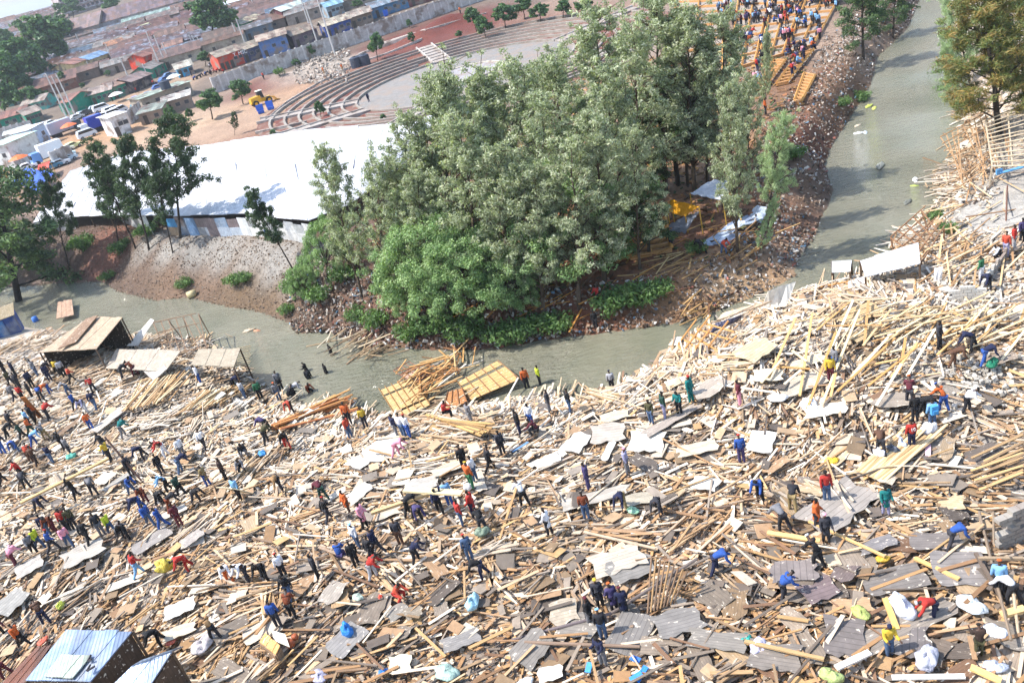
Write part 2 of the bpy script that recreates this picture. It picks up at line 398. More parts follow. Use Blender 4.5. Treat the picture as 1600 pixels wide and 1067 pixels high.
def debris(n, L, Wd, T, zmax, tiltx, sheets=False, xr=(-62, 62), yr=(14, 84), riv=.6):
    X, Y, px, py = sample(n, xr, yr, dens=dens, riv=riv)
    k = ~((py < 330) & (px > 1350) & (rng.random(len(px)) < .65)); X, Y, px, py = X[k], Y[k], px[k], py[k]
    n = len(X); Z = np.maximum(ground(X, Y), WZ)
    a = angle_field(X, Y)+rng.normal(0, .5, n); m = rng.random(n) < .28; a[m] = rng.uniform(-1.6, 1.6, m.sum())
    l = L(n); w = Wd(n)*(1.1-.1*(Y > 50)); t = T(n)
    Rm = rotz(a)@roty(rng.normal(0, tiltx, n))@rotx(rng.normal(0, tiltx*1.3, n))
    Cc = np.stack([X, Y, Z+rng.uniform(0.0, 1, n)**1.2*zmax+.03], -1)
    return Cc, np.stack([l/2, w/2, t/2], -1), Rm, piece_cols(X, Y, sheets)
def bundles(n, per):
    X, Y, px, py = sample(n, (-62, 62), (14, 84), dens=dens, riv=.3); n = len(X); k = np.repeat(np.arange(n), per); N = len(k)
    a0 = angle_field(X, Y)+rng.normal(0, .7, n); sp = rng.uniform(.35, 1.3, n); hh = rng.uniform(.15, .7, n); l0 = rng.uniform(.9, 3.2, n); q = rng.normal(0, 1, (N, 2))*np.stack([sp[k]*.5, sp[k]], -1)
    ca, sa = np.cos(a0[k]), np.sin(a0[k]); x = X[k]+q[:, 0]*ca-q[:, 1]*sa; yy = Y[k]+q[:, 0]*sa+q[:, 1]*ca
    a = a0[k]+rng.normal(0, .16, N); Z = np.maximum(ground(x, yy), WZ)+rng.random(N)*hh[k]*np.exp(-(q**2).sum(1)/(2*sp[k]**2))+.08
    Rm = rotz(a)@roty(rng.normal(0, .07, N))@rotx(rng.normal(0, .15, N)); l = l0[k]*rng.uniform(.6, 1.2, N)
    base = piece_cols(x, yy); tone = piece_cols(X, Y)[k]
    return np.stack([x, yy, Z], -1), np.stack([l/2, rng.uniform(.025, .07, N), rng.uniform(.01, .03, N)], -1), Rm, base*.5+tone*.5
A = [bundles(1500, 22), debris(98000, lambda n: np.clip(rng.lognormal(-.22, .58, n), .2, 4.0), lambda n: rng.uniform(.04, .17, n), lambda n: rng.uniform(.015, .035, n), .34, .09),
     debris(6000, lambda n: rng.uniform(1.5, 4.2, n), lambda n: rng.uniform(.04, .1, n), lambda n: rng.uniform(.04, .06, n), .6, .12)]
cc = [np.concatenate([a[i] for a in A]) for i in range(4)]
tag(link(D.objects.new('timber_debris', boxes('timber_debris', *cc, MT['wood']))), 'countless smaller splintered planks and battens heaped over the whole river bank', 'timber debris', kind='stuff')
c4 = debris(150000, lambda n: rng.uniform(.08, .38, n), lambda n: rng.uniform(.04, .2, n), lambda n: rng.uniform(.015, .06, n), .28, .3, riv=.3)
tag(link(D.objects.new('rubble', boxes('rubble', *c4, MT['wood'], .35))), 'small chips, stones and broken bits lying between the planks', 'rubble', kind='stuff')
c5 = debris(10000, lambda n: rng.uniform(.35, 1.2, n), lambda n: rng.uniform(.25, .75, n), lambda n: rng.uniform(.015, .03, n), .5, .13, True)
tag(link(D.objects.new('board_debris', boxes('board_debris', *c5, MT['wood'], .1))), 'smaller scraps of plywood and hardboard scattered among the timber', 'board scraps', kind='stuff')
# pale stones at the right
X, Y, px, py = sample(36000, (15, 62), (25, 75)); f = np.maximum.reduce([np.exp(-(((px-a)/b_)**2+((py-c)/d)**2)) for a, b_, c, d in [(1545,60,470,60),(1530,60,600,30),(1440,60,560,22)]])
k = rng.random(len(X)) < f; X, Y = X[k], Y[k]; n = len(X)
s = rng.uniform(.05, .2, (n, 3)); cs = np.array([lin('#c6bfb4')])*rng.uniform(.7, 1.1, (n, 1))
tag(link(D.objects.new('stone_rubble', boxes('stone_rubble', np.stack([X, Y, ground(X, Y)+.12+rng.uniform(0, .35, n)], -1), s/1.6, rotz(rng.uniform(0, 3, n))@rotx(rng.uniform(0, 3, n)), cs, MT['wood'], .4))), 'pale broken concrete and stones heaped on the slope', 'rubble', kind='stuff')

def litter(name, n, xr, yr, near, dmin, dmax, box, cols, size, zmax, label, flat=.5, riv=0, sh=(1, .6, .3)):
    X, Y, px, py = sample(n, xr, yr, inpx=box, near=near, dmin=dmin, dmax=dmax, riv=riv)
    k = rng.random(len(X)) < (np.clip(.35+1.2*(fbm(X*.5, Y*.5, 55, 2)-.25), 0, 1) if name != 'bank_stones' else .45+.5*fbm(X*.11, Y*.3, 55, 3)); X, Y = X[k], Y[k]; n = len(X)
    cs = np.array([lin(c) for c in cols])[rng.integers(0, len(cols), n)]*rng.uniform(.7, 1.15, (n, 1))
    s = rng.uniform(size[0], size[1], (n, 1))*np.array(sh)*rng.uniform(.5, 1.2, (n, 3))
    Rm = rotz(rng.uniform(0, 6.3, n))@rotx(rng.normal(0, flat, n))@roty(rng.normal(0, flat, n))
    Z = np.maximum(ground(X, Y), WZ)
    o = link(D.objects.new(name, boxes(name, np.stack([X, Y, Z+rng.uniform(0, zmax, n)], -1), s, Rm, cs, MT['trash'], .4)))
    return tag(o, label, name.replace('_', ' '), kind='stuff')
TR = ('#cfc8be', '#8d857c', '#5d4f45', '#b3a698', '#47403c', '#7d6754', '#a58f7c', '#b5aea8', '#6d5443', '#8a7462', '#977f6b', '#6b5a4c')
TRC = TR+TR+('#6f8ea6', '#a5685a', '#e3e0dc')
litter('bank_stones', 150000, (-95, -2), (50, 125), False, .1, 9, (-60, 560, 330, 560), ('#84705d', '#77624f', '#917d69', '#6d5947', '#897360', '#a19080'), (.025, .1), .05, 'crumbled earth and stones on the cut bank under the white canopy', .8)
litter('bank_litter', 36000, (-30, 4), (44, 80), False, 0, 5.5, (440, 900, 400, 570), TRC, (.04, .2), .4, 'rags, plastic and twigs caught along the wooded bank', .9)
litter('shore_litter', 34000, (4, 36), (44, 80), False, 0, 4.0, (800, 1300, 330, 560), TRC, (.04, .17), .3, 'plastic and driftwood dumped on the point beside the blocked river', .8)
litter('drift_litter', 80000, (22, 80), (50, 135), False, 0, 6, (1180, 1440, -20, 470), TRC, (.04, .17), .3, 'matted rubbish and roots along the bank beside the upper river', .9)
litter('tipped_litter', 30000, (28, 80), (45, 110), True, 0, 5, (1380, 1560, 60, 330), ('#e3d3ba', '#cbb598', '#efe9e0', '#a58d74', '#d8cfc4', '#8d7a68'), (.04, .2), .4, 'pale rubbish and broken sticks on the far right shore', .9)
litter('driftwood', 5200, (-75, -15), (44, 72), True, 0, 3.5, (-20, 620, 470, 700), ('#4b423b', '#6b5d50', '#3c3734', '#8d7a66', '#a58f77'), (.06, .3), .3, 'dark wet rubbish and sticks along the near shore', .7, riv=1.0, sh=(1.3, .3, .2))
litter('forest_floor_litter', 22000, (-22, 45), (52, 130), False, 3, 60, (560, 1260, 60, 520), ('#7d5a3c', '#9c7648', '#5b4332', '#b98a4c', '#4a5b34', '#8a5a38'), (.06, .35), .12, 'fallen leaves, bark and offcuts under the trees', .3, sh=(1.2, .4, .2))
litter('floating_scum', 5200, (-60, 70), (40, 130), True, 0, 60, (0, 1600, -20, 680), ('#c9c6b8', '#8f8a78', '#e0ddd2', '#6d6a5c', '#a89a84'), (.03, .12), .02, 'specks of foam and rubbish drifting on the river', .05) if 0 else None
litter('stone_heap', 5200, (-52, -10), (150, 235), False, 10, 400, (462, 548, 82, 135), ('#b8aca0', '#9c9187', '#cfc6bb', '#7d746c'), (.15, .45), .5, 'heap of building stones along the concrete boundary wall', .9)

# ------------------------------------------------------------------ single planks and boards
def plank_mesh(k):
    mb = MB(); n = 5; pts = []
    for i in range(n):
        x = -.5+i/(n-1); b_ = .02*math.sin(i*1.3+k)*(1 if k % 2 else .3); w = .5*(1-.15*random.random())
        pts.append((x+(random.uniform(-.02, .02) if i in (0, n-1) else 0), w, b_))
    vs = []
    for x, w, b_ in pts: vs += [(x, -w, -.5+b_), (x, w, -.5+b_), (x, w, .5+b_), (x, -w, .5+b_)]
    fs = [(0, 3, 2, 1), (4*(n-1), 4*(n-1)+1, 4*(n-1)+2, 4*(n-1)+3)]
    for i in range(n-1):
        for j in range(4): fs.append((4*i+j, 4*i+(j+1) % 4, 4*i+4+(j+1) % 4, 4*i+4+j))
    mb.add(vs, fs); return mb.mesh('plank', MT['woodobj'])
PL = [plank_mesh(k) for k in range(6)]
def place(name, me, px, py, l, w, t, a, dz=.0, tx=0, ty=0, col='#d9bf95', label=None, cat=None, group=None, uniq=True, z=None):
    p = P(px, py, .45+dz) if z is None else plane(px, py, z)
    o = inst(name, me, None, p, (tx, ty, a), (l, w, t), col)
    tag(o, label, cat, group)
    if uniq: LAB.append((o, (px, py)))
    return o
def rgb(c): return tuple(float(v) for v in c)
cnt = 0
used = []
while cnt < 135:
    px = random.uniform(-5, 1605); py = 740+330*random.random()**.6
    if px < 290 and py > 930 and px < 330: continue
    if any((px-a)**2+(py-b_)**2 < 15**2 for a, b_ in used): continue
    if px > 1560 and 780 < py < 900: continue
    p = P(px, py, .6); c = piece_cols(np.array([p[0]]), np.array([p[1]]))[0]*.98
    a = float(angle_field(np.array([p[0]]), np.array([p[1]]))[0])+random.gauss(0, .6)
    used.append((px, py))
    o = inst('plank', PL[cnt % 6], None, p, (random.gauss(0, .08), random.gauss(0, .07), a), (random.uniform(.8, 2.6), random.uniform(.08, .18), random.uniform(.025, .045)), rgb(c))
    tag(o, 'loose sawn plank lying on top of the splintered timber', 'plank', 'planks strewn over the near debris'); cnt += 1
def sheet_mesh(k, corr=False):
    n = 7; m_ = 4; vs = []; r = random.Random(k)
    e = [[r.uniform(-.09, .09) for _ in range(2)] for _ in range(40)]
    for i in range(n):
        for j in range(m_):
            x = -.5+i/(n-1); y = -.5+j/(m_-1); q = e[(i*5+j) % 40]
            if i in (0, n-1): x += q[0]*.9
            if j in (0, m_-1): y += q[1]*.9
            vs.append((x, y, .06*math.sin(x*3+k)+.04*math.sin(y*4+k*2)))
    fs = [(i*m_+j, (i+1)*m_+j, (i+1)*m_+j+1, i*m_+j+1) for i in range(n-1) for j in range(m_-1)]
    N = len(vs); vs2 = [(x, y, z-.03) for x, y, z in vs]; fs2 = [tuple(N+q for q in f[::-1]) for f in fs]
    rim = [i*m_ for i in range(n)]+[(n-1)*m_+j for j in range(1, m_)]+[i*m_+m_-1 for i in range(n-2, -1, -1)]+[j for j in range(m_-2, 0, -1)]
    fr = [(rim[i], N+rim[i], N+rim[(i+1) % len(rim)], rim[(i+1) % len(rim)]) for i in range(len(rim))]
    return MB().add(vs+vs2, fs+fs2+fr)
def m_board(name):
    m, nt, b = mat(name); oc = objcoord(nt); c = src(nt, 'obj')
    c = mixc(nt, c, ramp(nt, noise(nt, 2.5, 5, oc), [(.3, (.7,)*3), (.7, (1.15,)*3)]), 1.0, 'MULTIPLY')
    w = node(nt, 'ShaderNodeTexWave', bands_direction='Y'); w.inputs['Scale'].default_value = 2.2; w.inputs['Distortion'].default_value = .3; nt.links.new(oc, w.inputs['Vector'])
    c = mixc(nt, c, ramp(nt, w.outputs['Fac'], [(0, (.55,)*3), (.06, (1,)*3)]), 1.0, 'MULTIPLY')
    c = mixc(nt, c, lin('#cfc4b4'), ramp(nt, noise(nt, 6, 3, oc), [(.62, (0, 0, 0)), (.68, (1, 1, 1))]))
    nt.links.new(c, b.inputs['Base Color']); b.inputs['Roughness'].default_value = .8
    return m
MT['board'] = m_board('board')
SH = [sheet_mesh(k).mesh('board_sheet', MT['board']) for k in range(6)]
# particular boards: px, py, length, width, angle(deg), colour, words
boards = [(1395,905,3.6,2.0,-8,'#77706b','dark grey boarded panel lying under the white sack'),(1420,975,6.5,1.5,14,'#8e847a','long pale grey boarded floor panel'),(1410,1000,2.3,2.6,60,'#716a68','dark grey square panel near the yellow shirt man'),(1320,995,2.2,2.6,-25,'#7d7470','grey panel with seams beside the yellow green bag'),(1275,915,2.2,2.3,8,'#7d6c6c','purplish brown square panel'),(1240,890,2.0,2.6,70,'#857b78','weathered brown panel beside the black clad figure'),(1500,888,3.2,2.6,-15,'#8a837f','grey corrugated panel left of the pit'),(1370,850,2.6,1.0,5,'#858080','thin grey corrugated strip'),(1320,893,1.8,1.2,40,'#746663','small dark brown square board'),
 (965,875,3.6,2.2,5,'#c2b6a6','stacked pale grey door boards'),(985,885,3.2,2.0,12,'#8f8a84','lower grey door board of the stack'),(1060,970,3.2,1.8,0,'#85807c','grey panel lying beside the long leaning pole'),(985,990,3.2,2.2,55,'#7f7a76','grey panel behind the four standing men'),(905,975,2.6,2.0,-30,'#8b847c','grey panel with a white lump'),(880,955,1.9,1.9,0,'#b3a592','tan grey square board left of the standing men'),(1120,1000,3.4,1.3,-30,'#8a837b','long brown grey board in the lower middle'),(830,1010,2.6,1.8,40,'#88817a','grey triangular board in the lower middle'),
 (625,1035,2.2,1.8,-10,'#e8dfc8','large torn cream board in the lower foreground'),(540,1000,2.6,2.0,40,'#8b8784','grey board just below the blue bag'),(620,955,1.6,1.2,30,'#8d877f','grey square scrap beside the leaning timber'),(520,925,2.2,1.6,60,'#a59b90','pale grey board left of the crouching red figure'),(720,1000,2.5,1.2,10,'#8f8a86','grey plank board in the lower centre'),(645,955,1.2,1.0,20,'#9a8d7c','small tan square board'),
 (130,862,3.8,2.3,20,'#b6aea4','large grey slab below the row of people'),(235,845,3.4,1.6,35,'#98918c','grey slab beside the squatting people'),(280,950,3.2,1.9,12,'#eceae4','bright white sheet lying flat'),(190,912,4.4,1.3,2,'#e8dcc8','long cream board at the lower left'),(115,925,2.8,1.4,30,'#cfc2b2','cream board above the metal shed'),(15,940,2.6,2.6,60,'#9b9893','grey sheet at the left edge'),(280,985,3.4,1.6,8,'#e0d3bc','cream sheet beside the man in brown'),(270,800,3,1.4,20,'#eadfcf','cream board below the walkers'),(300,840,2.0,1.4,40,'#a9a099','grey board by the timber heap'),
 (600,700,4.6,3.6,30,'#efe6d8','large white cream sheet near the pink shirted person'),(570,715,4,2.6,40,'#f2ebde','big white sheet at the centre left'),(660,755,3.6,2.4,5,'#cdc6bc','grey white sheet at the centre'),(700,730,3.2,1.4,10,'#c6b9a6','pale grey board by the bending man'),(630,745,2.6,2,70,'#eadfca','cream sheet leaning in the centre'),(560,770,3.2,2.0,35,'#ddd5c8','pale board below the black wire tangle'),
 (960,650,3.4,1.6,8,'#ecdcc0','cream panel by the four men in green'),(1010,690,3.6,3.0,-25,'#f0e8da','wide white sheet above the pink capped person'),(900,690,3.4,2.4,50,'#efe9e0','white sheet standing among the planks'),(950,675,3.2,2.2,-20,'#b5aa9f','grey board in the upper middle'),(950,705,3.2,.8,60,'#f2eee4','narrow bright white strip'),(855,720,3.0,2.0,10,'#e9dfd0','white cream board in the middle'),(1110,605,3.6,1.8,28,'#b8aa9c','grey brown board above the teal figures'),(1050,655,5.5,1.0,22,'#a89c92','grey boarded walkway under the teal figures'),(930,775,5.2,1.3,0,'#b5ada2','pale grey long panel behind the bending figure'),(1000,778,3.2,1.2,-5,'#b3a997','second long grey panel'),
 (1250,600,4.8,3.0,10,'#d2c5b3','wide pale sheet beside the yellow and black clad man'),(1290,640,4.2,2.2,-20,'#eee2cf','cream sheet in the upper right heap'),(1400,625,3.4,1.6,-25,'#9d9184','brown grey board behind the crowd digging'),(1260,565,4.2,1.6,0,'#dfd0b6','pale board at the top of the heap'),(1180,545,4.6,3.2,30,'#e3cda8','broad cream roof board by the river'),(1200,585,3.4,2.2,-30,'#efe2c8','cream sheet beside the river heap'),(1190,690,3.4,2.4,60,'#f4efe6','bright white sheet by the blue jacket man'),(1090,700,4.2,2.0,-5,'#e3d2b8','cream board by the blue jacket man'),(1100,755,2.8,1.8,-40,'#efe8de','white scrap near the blue shirted person'),
 (1310,790,5.6,2.6,28,'#a69d95','wide grey boarded floor under the red shirted person'),(1350,520,4.0,1.8,20,'#d7bd92','tan board by the frame'),(1345,490,4.4,2.0,22,'#c8ab80','brown hardboard sheet leaning on the frame'),(1460,845,3.0,1.4,-20,'#7c7470','dark board by the right heap'),(1560,560,2.6,1.4,-10,'#8f7f70','brown board at the right edge'),(1480,700,3.0,.8,50,'#a89277','brown plank panel by the heap'),
 (170,655,4.6,1.7,58,'#b9b0a6','long grey sheet sloping beside the timber bundle'),(150,600,3.6,1.4,60,'#cfc8bf','pale sheet beside the bundle'),(185,750,3.8,1.0,45,'#a9a49c','long grey board below the yellow striped jacket'),(110,665,4.2,.7,60,'#8f745c','brown board leaning toward the left crowd'),(45,885,2.4,2,30,'#b3aca4','grey sheet lower left'),(290,740,2.4,1.4,30,'#cdbfae','tan board under the bending man'),(1210,1025,2.8,1.8,-30,'#857c74','brown corrugated sheet in the lower right'),(860,1050,2,1.4,0,'#ece6da','white scrap at the bottom'),(1570,990,2.4,1.6,-50,'#857b70','grey board at the lower right corner')]
for i, (px, py, l, w, a, c, t) in enumerate(boards):
    place('board', SH[i % 6], px, py, l*(.62 if lin(c)[0] < .6 else .48), w*(.68 if lin(c)[0] < .6 else .5), .5, R(a), .12, random.gauss(0, .06), random.gauss(0, .06), tuple(v*(.72 if lin(c)[0] > .6 else .9) for v in lin(c)), t, 'board', 'boards lying in the debris')
for i in range(70):
    px = random.uniform(0, 1600); py = 640+420*random.random()**.7
    if (px < 290 and py > 930) or (px > 1555 and 780 < py < 900): continue
    p = P(px, py, .46); c = piece_cols(np.array([p[0]]), np.array([p[1]]), True)[0]*.95
    o = inst('board', SH[i % 6], None, p, (random.gauss(0, .1), random.gauss(0, .1), random.uniform(0, 3)), (random.uniform(.9, 1.9), random.uniform(.6, 1.2), .4), rgb(c))
    tag(o, 'small board scrap lying loose on the timber', 'board', 'small board scraps on the debris')
# particular long pieces: ends in pixels
def beam(a, b_, w=.14, t=.08, col='#b08d62', label='', cat='beam', za=.5, zb=.5, name='beam', me=None, mt='woodobj', rnd=False, group=None):
    p = P(a[0], a[1], za); q = P(b_[0], b_[1], zb); L = np.linalg.norm(q-p); mid = (p+q)/2
    d = Vector(q-p); eu = d.to_track_quat('X', 'Z').to_euler()
    if rnd: me2 = MB().tube((-.5, 0, 0), (.5, 0, 0), .5, .42, 7).mesh('pole', MT[mt])
    else: me2 = PL[0]
    o = inst(name, me2, None, mid, eu, (L, w, t), col); tag(o, label, cat, group)
    if not group: LAB.append((o, a))
    return o
beam((955,958),(1090,872),.16,.16,'#6d625e','long dark pole leaning beside the upright stakes','pole',.5,1.6,'pole',rnd=True)
beam((820,1003),(1000,1010),.16,.16,'#8b7463','long dark pole lying in front of the standing men','pole',.6,.6,'pole',rnd=True)
beam((800,1000),(955,958),.16,.16,'#75696a','second dark pole joining the leaning one','pole',.5,.7,'pole',rnd=True)
beam((1200,832),(1283,845),.24,.08,'#e0bb7e','thick new plank pointing at the orange shirted person',za=.8,zb=.8)
beam((1383,935),(1402,984),.24,.08,'#ddb06b','bright upright plank beside the white sack',za=.9,zb=.6)
beam((1307,1043),(1360,1018),.26,.08,'#efe6de','white painted beam lying slanted',za=.7,zb=.9)
beam((1395,1058),(1510,1056),.2,.07,'#ece8e2','long white beam at the bottom',za=.7,zb=.7)
beam((1517,1042),(1565,1064),.28,.08,'#e8c280','thick cream beam at the lower right corner',za=.8,zb=.7)
beam((1430,872),(1500,905),.18,.08,'#dcb171','long orange plank across the grey panels',za=.8,zb=.7)
beam((1265,815),(1385,870),.12,.08,'#d9b278','long slender plank crossing the right heap',za=.8,zb=.8)
beam((1165,1002),(1290,1030),.16,.08,'#b9986b','plank crossing the lower right heap',za=.8,zb=.7)
for i in range(9): beam((1012+i*5,958-i*2),(1018+i*7,868+i*3),.09,.09,['#8b6f57','#a8865e','#7c6450'][i % 3],'thin stake of the upright bundle beside the dark pole','stake',.4,1.9,'stake',rnd=True,group='stakes of the upright bundle')
for k in range(26):
    a = random.gauss(0, 12); b_ = random.gauss(0, 7)
    beam((430+a*.4, 668+b_*.3-k*.2), (540+a, 622+b_), .2, .06, ['#c98f52', '#b9794a', '#d9a364', '#a8663d'][k % 4], 'rust orange plank in the pile jutting over the near shore', 'plank', .5+.02*k, .7+.03*k, 'plank', group='planks in the orange pile by the shore')
for k in range(22):
    a = random.gauss(0, 14); beam((690+a,655+a*.3),(765+a,668+random.gauss(0,8)+abs(a)*.4),.14,.06,['#b5915f','#cfa76b','#8d6f4c'][k % 3],'plank of the fanned heap at the centre shore','plank',.7,.9,'plank',group='planks fanned at the centre shore')
for k in range(18):
    a = k*4.0; beam((1340+a*.6,735+a*.25),(1400+a*1.2,675-a*.1+random.gauss(0,6)),.14,.05,['#d3b284','#b8966a','#e0c79d'][k % 3],'plank in the right hand heap below the red shirt','plank',.6,.8,'plank',group='planks in the right heap')
for k in range(12): beam((1530+random.uniform(-12,12),765-k*5),(1600,742-k*6+random.uniform(-5,5)),.12,.05,['#c9a673','#a98a63','#8f7558'][k % 3],'plank in the bundle at the right edge','plank',.6,.8,'plank',group='planks bundled at the right edge')
for k in range(20): beam((1190+k*12,600+random.gauss(0,25)),(1225+k*13+random.gauss(0,20),545+random.gauss(0,30)),.14,.05,['#e8d2a6','#d4ae74','#c4955a','#efe2c6'][k % 4],'plank tossed across the upper right heap','plank',.8,1.1,'plank',group='planks on the upper right heap')
exec_parts = []
# ------------------------------------------------------------------ people
def skin(name, V, E, Rr, m, sub=1, smooth=True):
    me = D.meshes.new('t'); me.from_pydata([tuple(v) for v in V], E, []); o = D.objects.new('t', me); COL.objects.link(o)
    s = o.modifiers.new('s', 'SKIN'); s.use_smooth_shade = smooth
    for i, sv in enumerate(me.skin_vertices[0].data):
        r = Rr[i]; sv.radius = (r, r) if not isinstance(r, tuple) else r; sv.use_root = i == 0
    if sub: u = o.modifiers.new('u', 'SUBSURF'); u.levels = sub; u.render_levels = sub
    dg = bpy.context.evaluated_depsgraph_get(); dg.update()
    r = D.meshes.new_from_object(o.evaluated_get(dg)); r.name = name; D.objects.remove(o); D.meshes.remove(me)
    r.materials.clear(); r.materials.append(m); return r
def rot(v, a):  # lean forward (towards -Y) by a
    c, s = math.cos(a), math.sin(a); return np.array([v[0], v[1]*c-v[2]*s*1.0, v[2]*c+v[1]*s]) if False else np.array([v[0], v[1]*c-v[2]*s, v[2]*c+v[1]*s])
def figure(hip=.93, lean=0, neck=0, legL=(0, 0), legR=(0, 0), armL=(.1, .2, .12), armR=(.1, .2, .12), spread=.1, coat=0):
    J = {}; J['pel'] = np.array([0, 0, hip])
    def up(v, l=lean): return J['pel']+rot(np.array(v, float), l)
    J['waist'] = up((0, 0, .14), lean*.6); J['chest'] = up((0, -.0, .38)); J['sh'] = up((0, 0, .5)); J['neck'] = up((0, 0, .56))
    nd = rot(np.array([0, -.02, .12]), lean-neck); J['head'] = J['neck']+nd; J['top'] = J['neck']+nd*1.95
    for s, n, lg, am in ((1, 'L', legL, armL), (-1, 'R', legR, armR)):
        h = J['pel']+np.array([s*.09, 0, -.03]); J['hip'+n] = h
        t, k = lg; kn = h+rot(np.array([s*(spread-.09)*.5, 0, -.43]), -t) ; J['knee'+n] = kn
        an = kn+rot(np.array([s*(spread-.09)*.5, 0, -.42]), k-t); J['ank'+n] = an; J['toe'+n] = an+np.array([s*.03, -.17, -.035]) if k < 1.2 else an+np.array([0, -.16, -.04])
        S = up((s*.18, 0, .49)); J['s'+n] = S
        af, el, ou = am  # forward swing, elbow bend, outward
        e = S+rot(np.array([s*math.sin(ou)*.29, 0, -math.cos(ou)*.29]), -af); J['e'+n] = e
        w_ = e+rot(np.array([s*math.sin(ou*.3)*.26, 0, -.26]), -(af+el)); J['w'+n] = w_
        J['h'+n] = w_+(w_-e)/np.linalg.norm(w_-e)*.08
    mn = min(J['ankL'][2], J['ankR'][2])-.07
    for k in J: J[k] = J[k]-np.array([0, 0, mn])
    return J
def build_fig(J, name, coat=0):
    def mk(keys, edges, rad, nm, m): 
        ix_ = {k: i for i, k in enumerate(keys)}
        return skin(nm, [J[k] for k in keys], [(ix_[a], ix_[b]) for a, b in edges], rad, m)
    # body with five fingers on each hand
    keys = ['pel','waist','chest','sh','neck','head','top']; E = [('pel','waist'),('waist','chest'),('chest','sh'),('sh','neck'),('neck','head'),('head','top')]
    Rr = [.105,.1,.12,.1,.052,.088,.06]
    for n in 'LR':
        keys += ['hip'+n,'knee'+n,'ank'+n,'toe'+n,'s'+n,'e'+n,'w'+n,'h'+n]; Rr += [.085,.055,.036,.034,.052,.038,.026,.03]
        E += [('pel','hip'+n),('hip'+n,'knee'+n),('knee'+n,'ank'+n),('ank'+n,'toe'+n),('sh','s'+n),('s'+n,'e'+n),('e'+n,'w'+n),('w'+n,'h'+n)]
        d = J['h'+n]-J['w'+n]; d /= np.linalg.norm(d); a = np.cross(d, [0, 0, 1.]) if abs(d[2]) < .9 else np.array([1., 0, 0]); a /= np.linalg.norm(a); b_ = np.cross(d, a)
        for f, (of, ln) in enumerate([(-.024,.055),(-.008,.068),(.008,.064),(.024,.05)]):
            J[f'f{n}{f}'] = J['h'+n]+a*of+d*(.02+ln*.5); J[f'g{n}{f}'] = J['h'+n]+a*of+d*(.01+ln)+b_*.015
            keys += [f'f{n}{f}', f'g{n}{f}']; Rr += [.009,.008]; E += [('h'+n, f'f{n}{f}'), (f'f{n}{f}', f'g{n}{f}')]
        J['t'+n] = J['h'+n]-a*.045+d*.005+b_*.01; keys.append('t'+n); Rr.append(.01); E.append(('h'+n, 't'+n))
    J['nose'] = J['head']+np.array([0, -.1, -.0]); keys.append('nose'); Rr.append(.014); E.append(('head', 'nose'))
    out = {'body': mk(keys, E, Rr, 'person_body', MT['skin'])}
    ks = ['pel','waist','chest','sh']; E = [('pel','waist'),('waist','chest'),('chest','sh')]; Rr = [.16,.155,.178,.14]
    for n in 'LR': ks += ['s'+n,'e'+n,'w'+n]; Rr += [.088,.068,.052]; E += [('sh','s'+n),('s'+n,'e'+n),('e'+n,'w'+n)]
    if coat: J['skirt'] = J['pel']+np.array([0, 0, -.42*coat]); ks.append('skirt'); Rr.append(.17+.05*coat); E.append(('pel','skirt'))
    out['shirt'] = mk(ks, E, Rr, 'shirt', MT['cloth'])
    ks = ['pel']; Rr = [.13]; E = []
    for n in 'LR': ks += ['hip'+n,'knee'+n,'ank'+n]; Rr += [.115,.088,.068]; E += [('pel','hip'+n),('hip'+n,'knee'+n),('knee'+n,'ank'+n)]
    out['trousers'] = mk(ks, E, Rr, 'trousers', MT['cloth'])
    hv = (J['top']-J['head']); c = J['head']+hv*.75; hb = J['head']+hv*.3+np.array([0, .03, 0])
    out['hair'] = skin('hair', [hb, c, c+hv*.25], [(0, 1), (1, 2)], [.092,.112,.066], MT['cloth'])
    return out
POSE = {}
def defpose(k, coat=0, **kw): J = figure(**kw); POSE[k] = build_fig(J, k, coat); POSE[k]['J'] = J
defpose('stand', legL=(.06, .03), legR=(-.04, .03), armL=(.1, .25, .12), armR=(.0, .3, .15))
defpose('stand2', legL=(.0, .0), legR=(.12, .1), armL=(.35, 1.3, .1), armR=(.3, 1.5, .1), lean=.08, neck=-.2)
defpose('walk', lean=.12, legL=(.45, .15), legR=(-.35, .35), armL=(-.4, .3, .15), armR=(.45, .5, .15))
defpose('bend', lean=1.2, neck=-.1, legL=(.25, .3), legR=(-.3, .15), armL=(.45, .3, .1), armR=(.1, .5, .15), spread=.18)
defpose('stoop', lean=.75, neck=.1, legL=(.35, .4), legR=(-.1, .25), armL=(.45, .5, .1), armR=(.3, .7, .15), spread=.16)
defpose('crouch', hip=.42, lean=.6, neck=.2, legL=(1.7, 2.1), legR=(1.5, 2.1), armL=(.7, .5, .15), armR=(.5, .6, .15), spread=.2)
defpose('sit', hip=.45, lean=.2, legL=(1.45, 1.45), legR=(1.4, 1.4), armL=(.6, .9, .1), armR=(.5, 1.0, .1))
defpose('carry', lean=.15, legL=(.3, .1), legR=(-.25, .2), armL=(2.4, 1.2, .3), armR=(.5, 1.0, .2))
defpose('coat', coat=1.0, legL=(.06, .03), legR=(-.1, .1), armL=(.2, .6, .15), armR=(.1, .5, .15))
defpose('dress', coat=1.75, legL=(.1, .05), legR=(-.1, .05), armL=(.3, .8, .2), armR=(.2, .7, .2))
SKINS = ['#3d2a20', '#4a3226', '#35241c', '#523a2c']
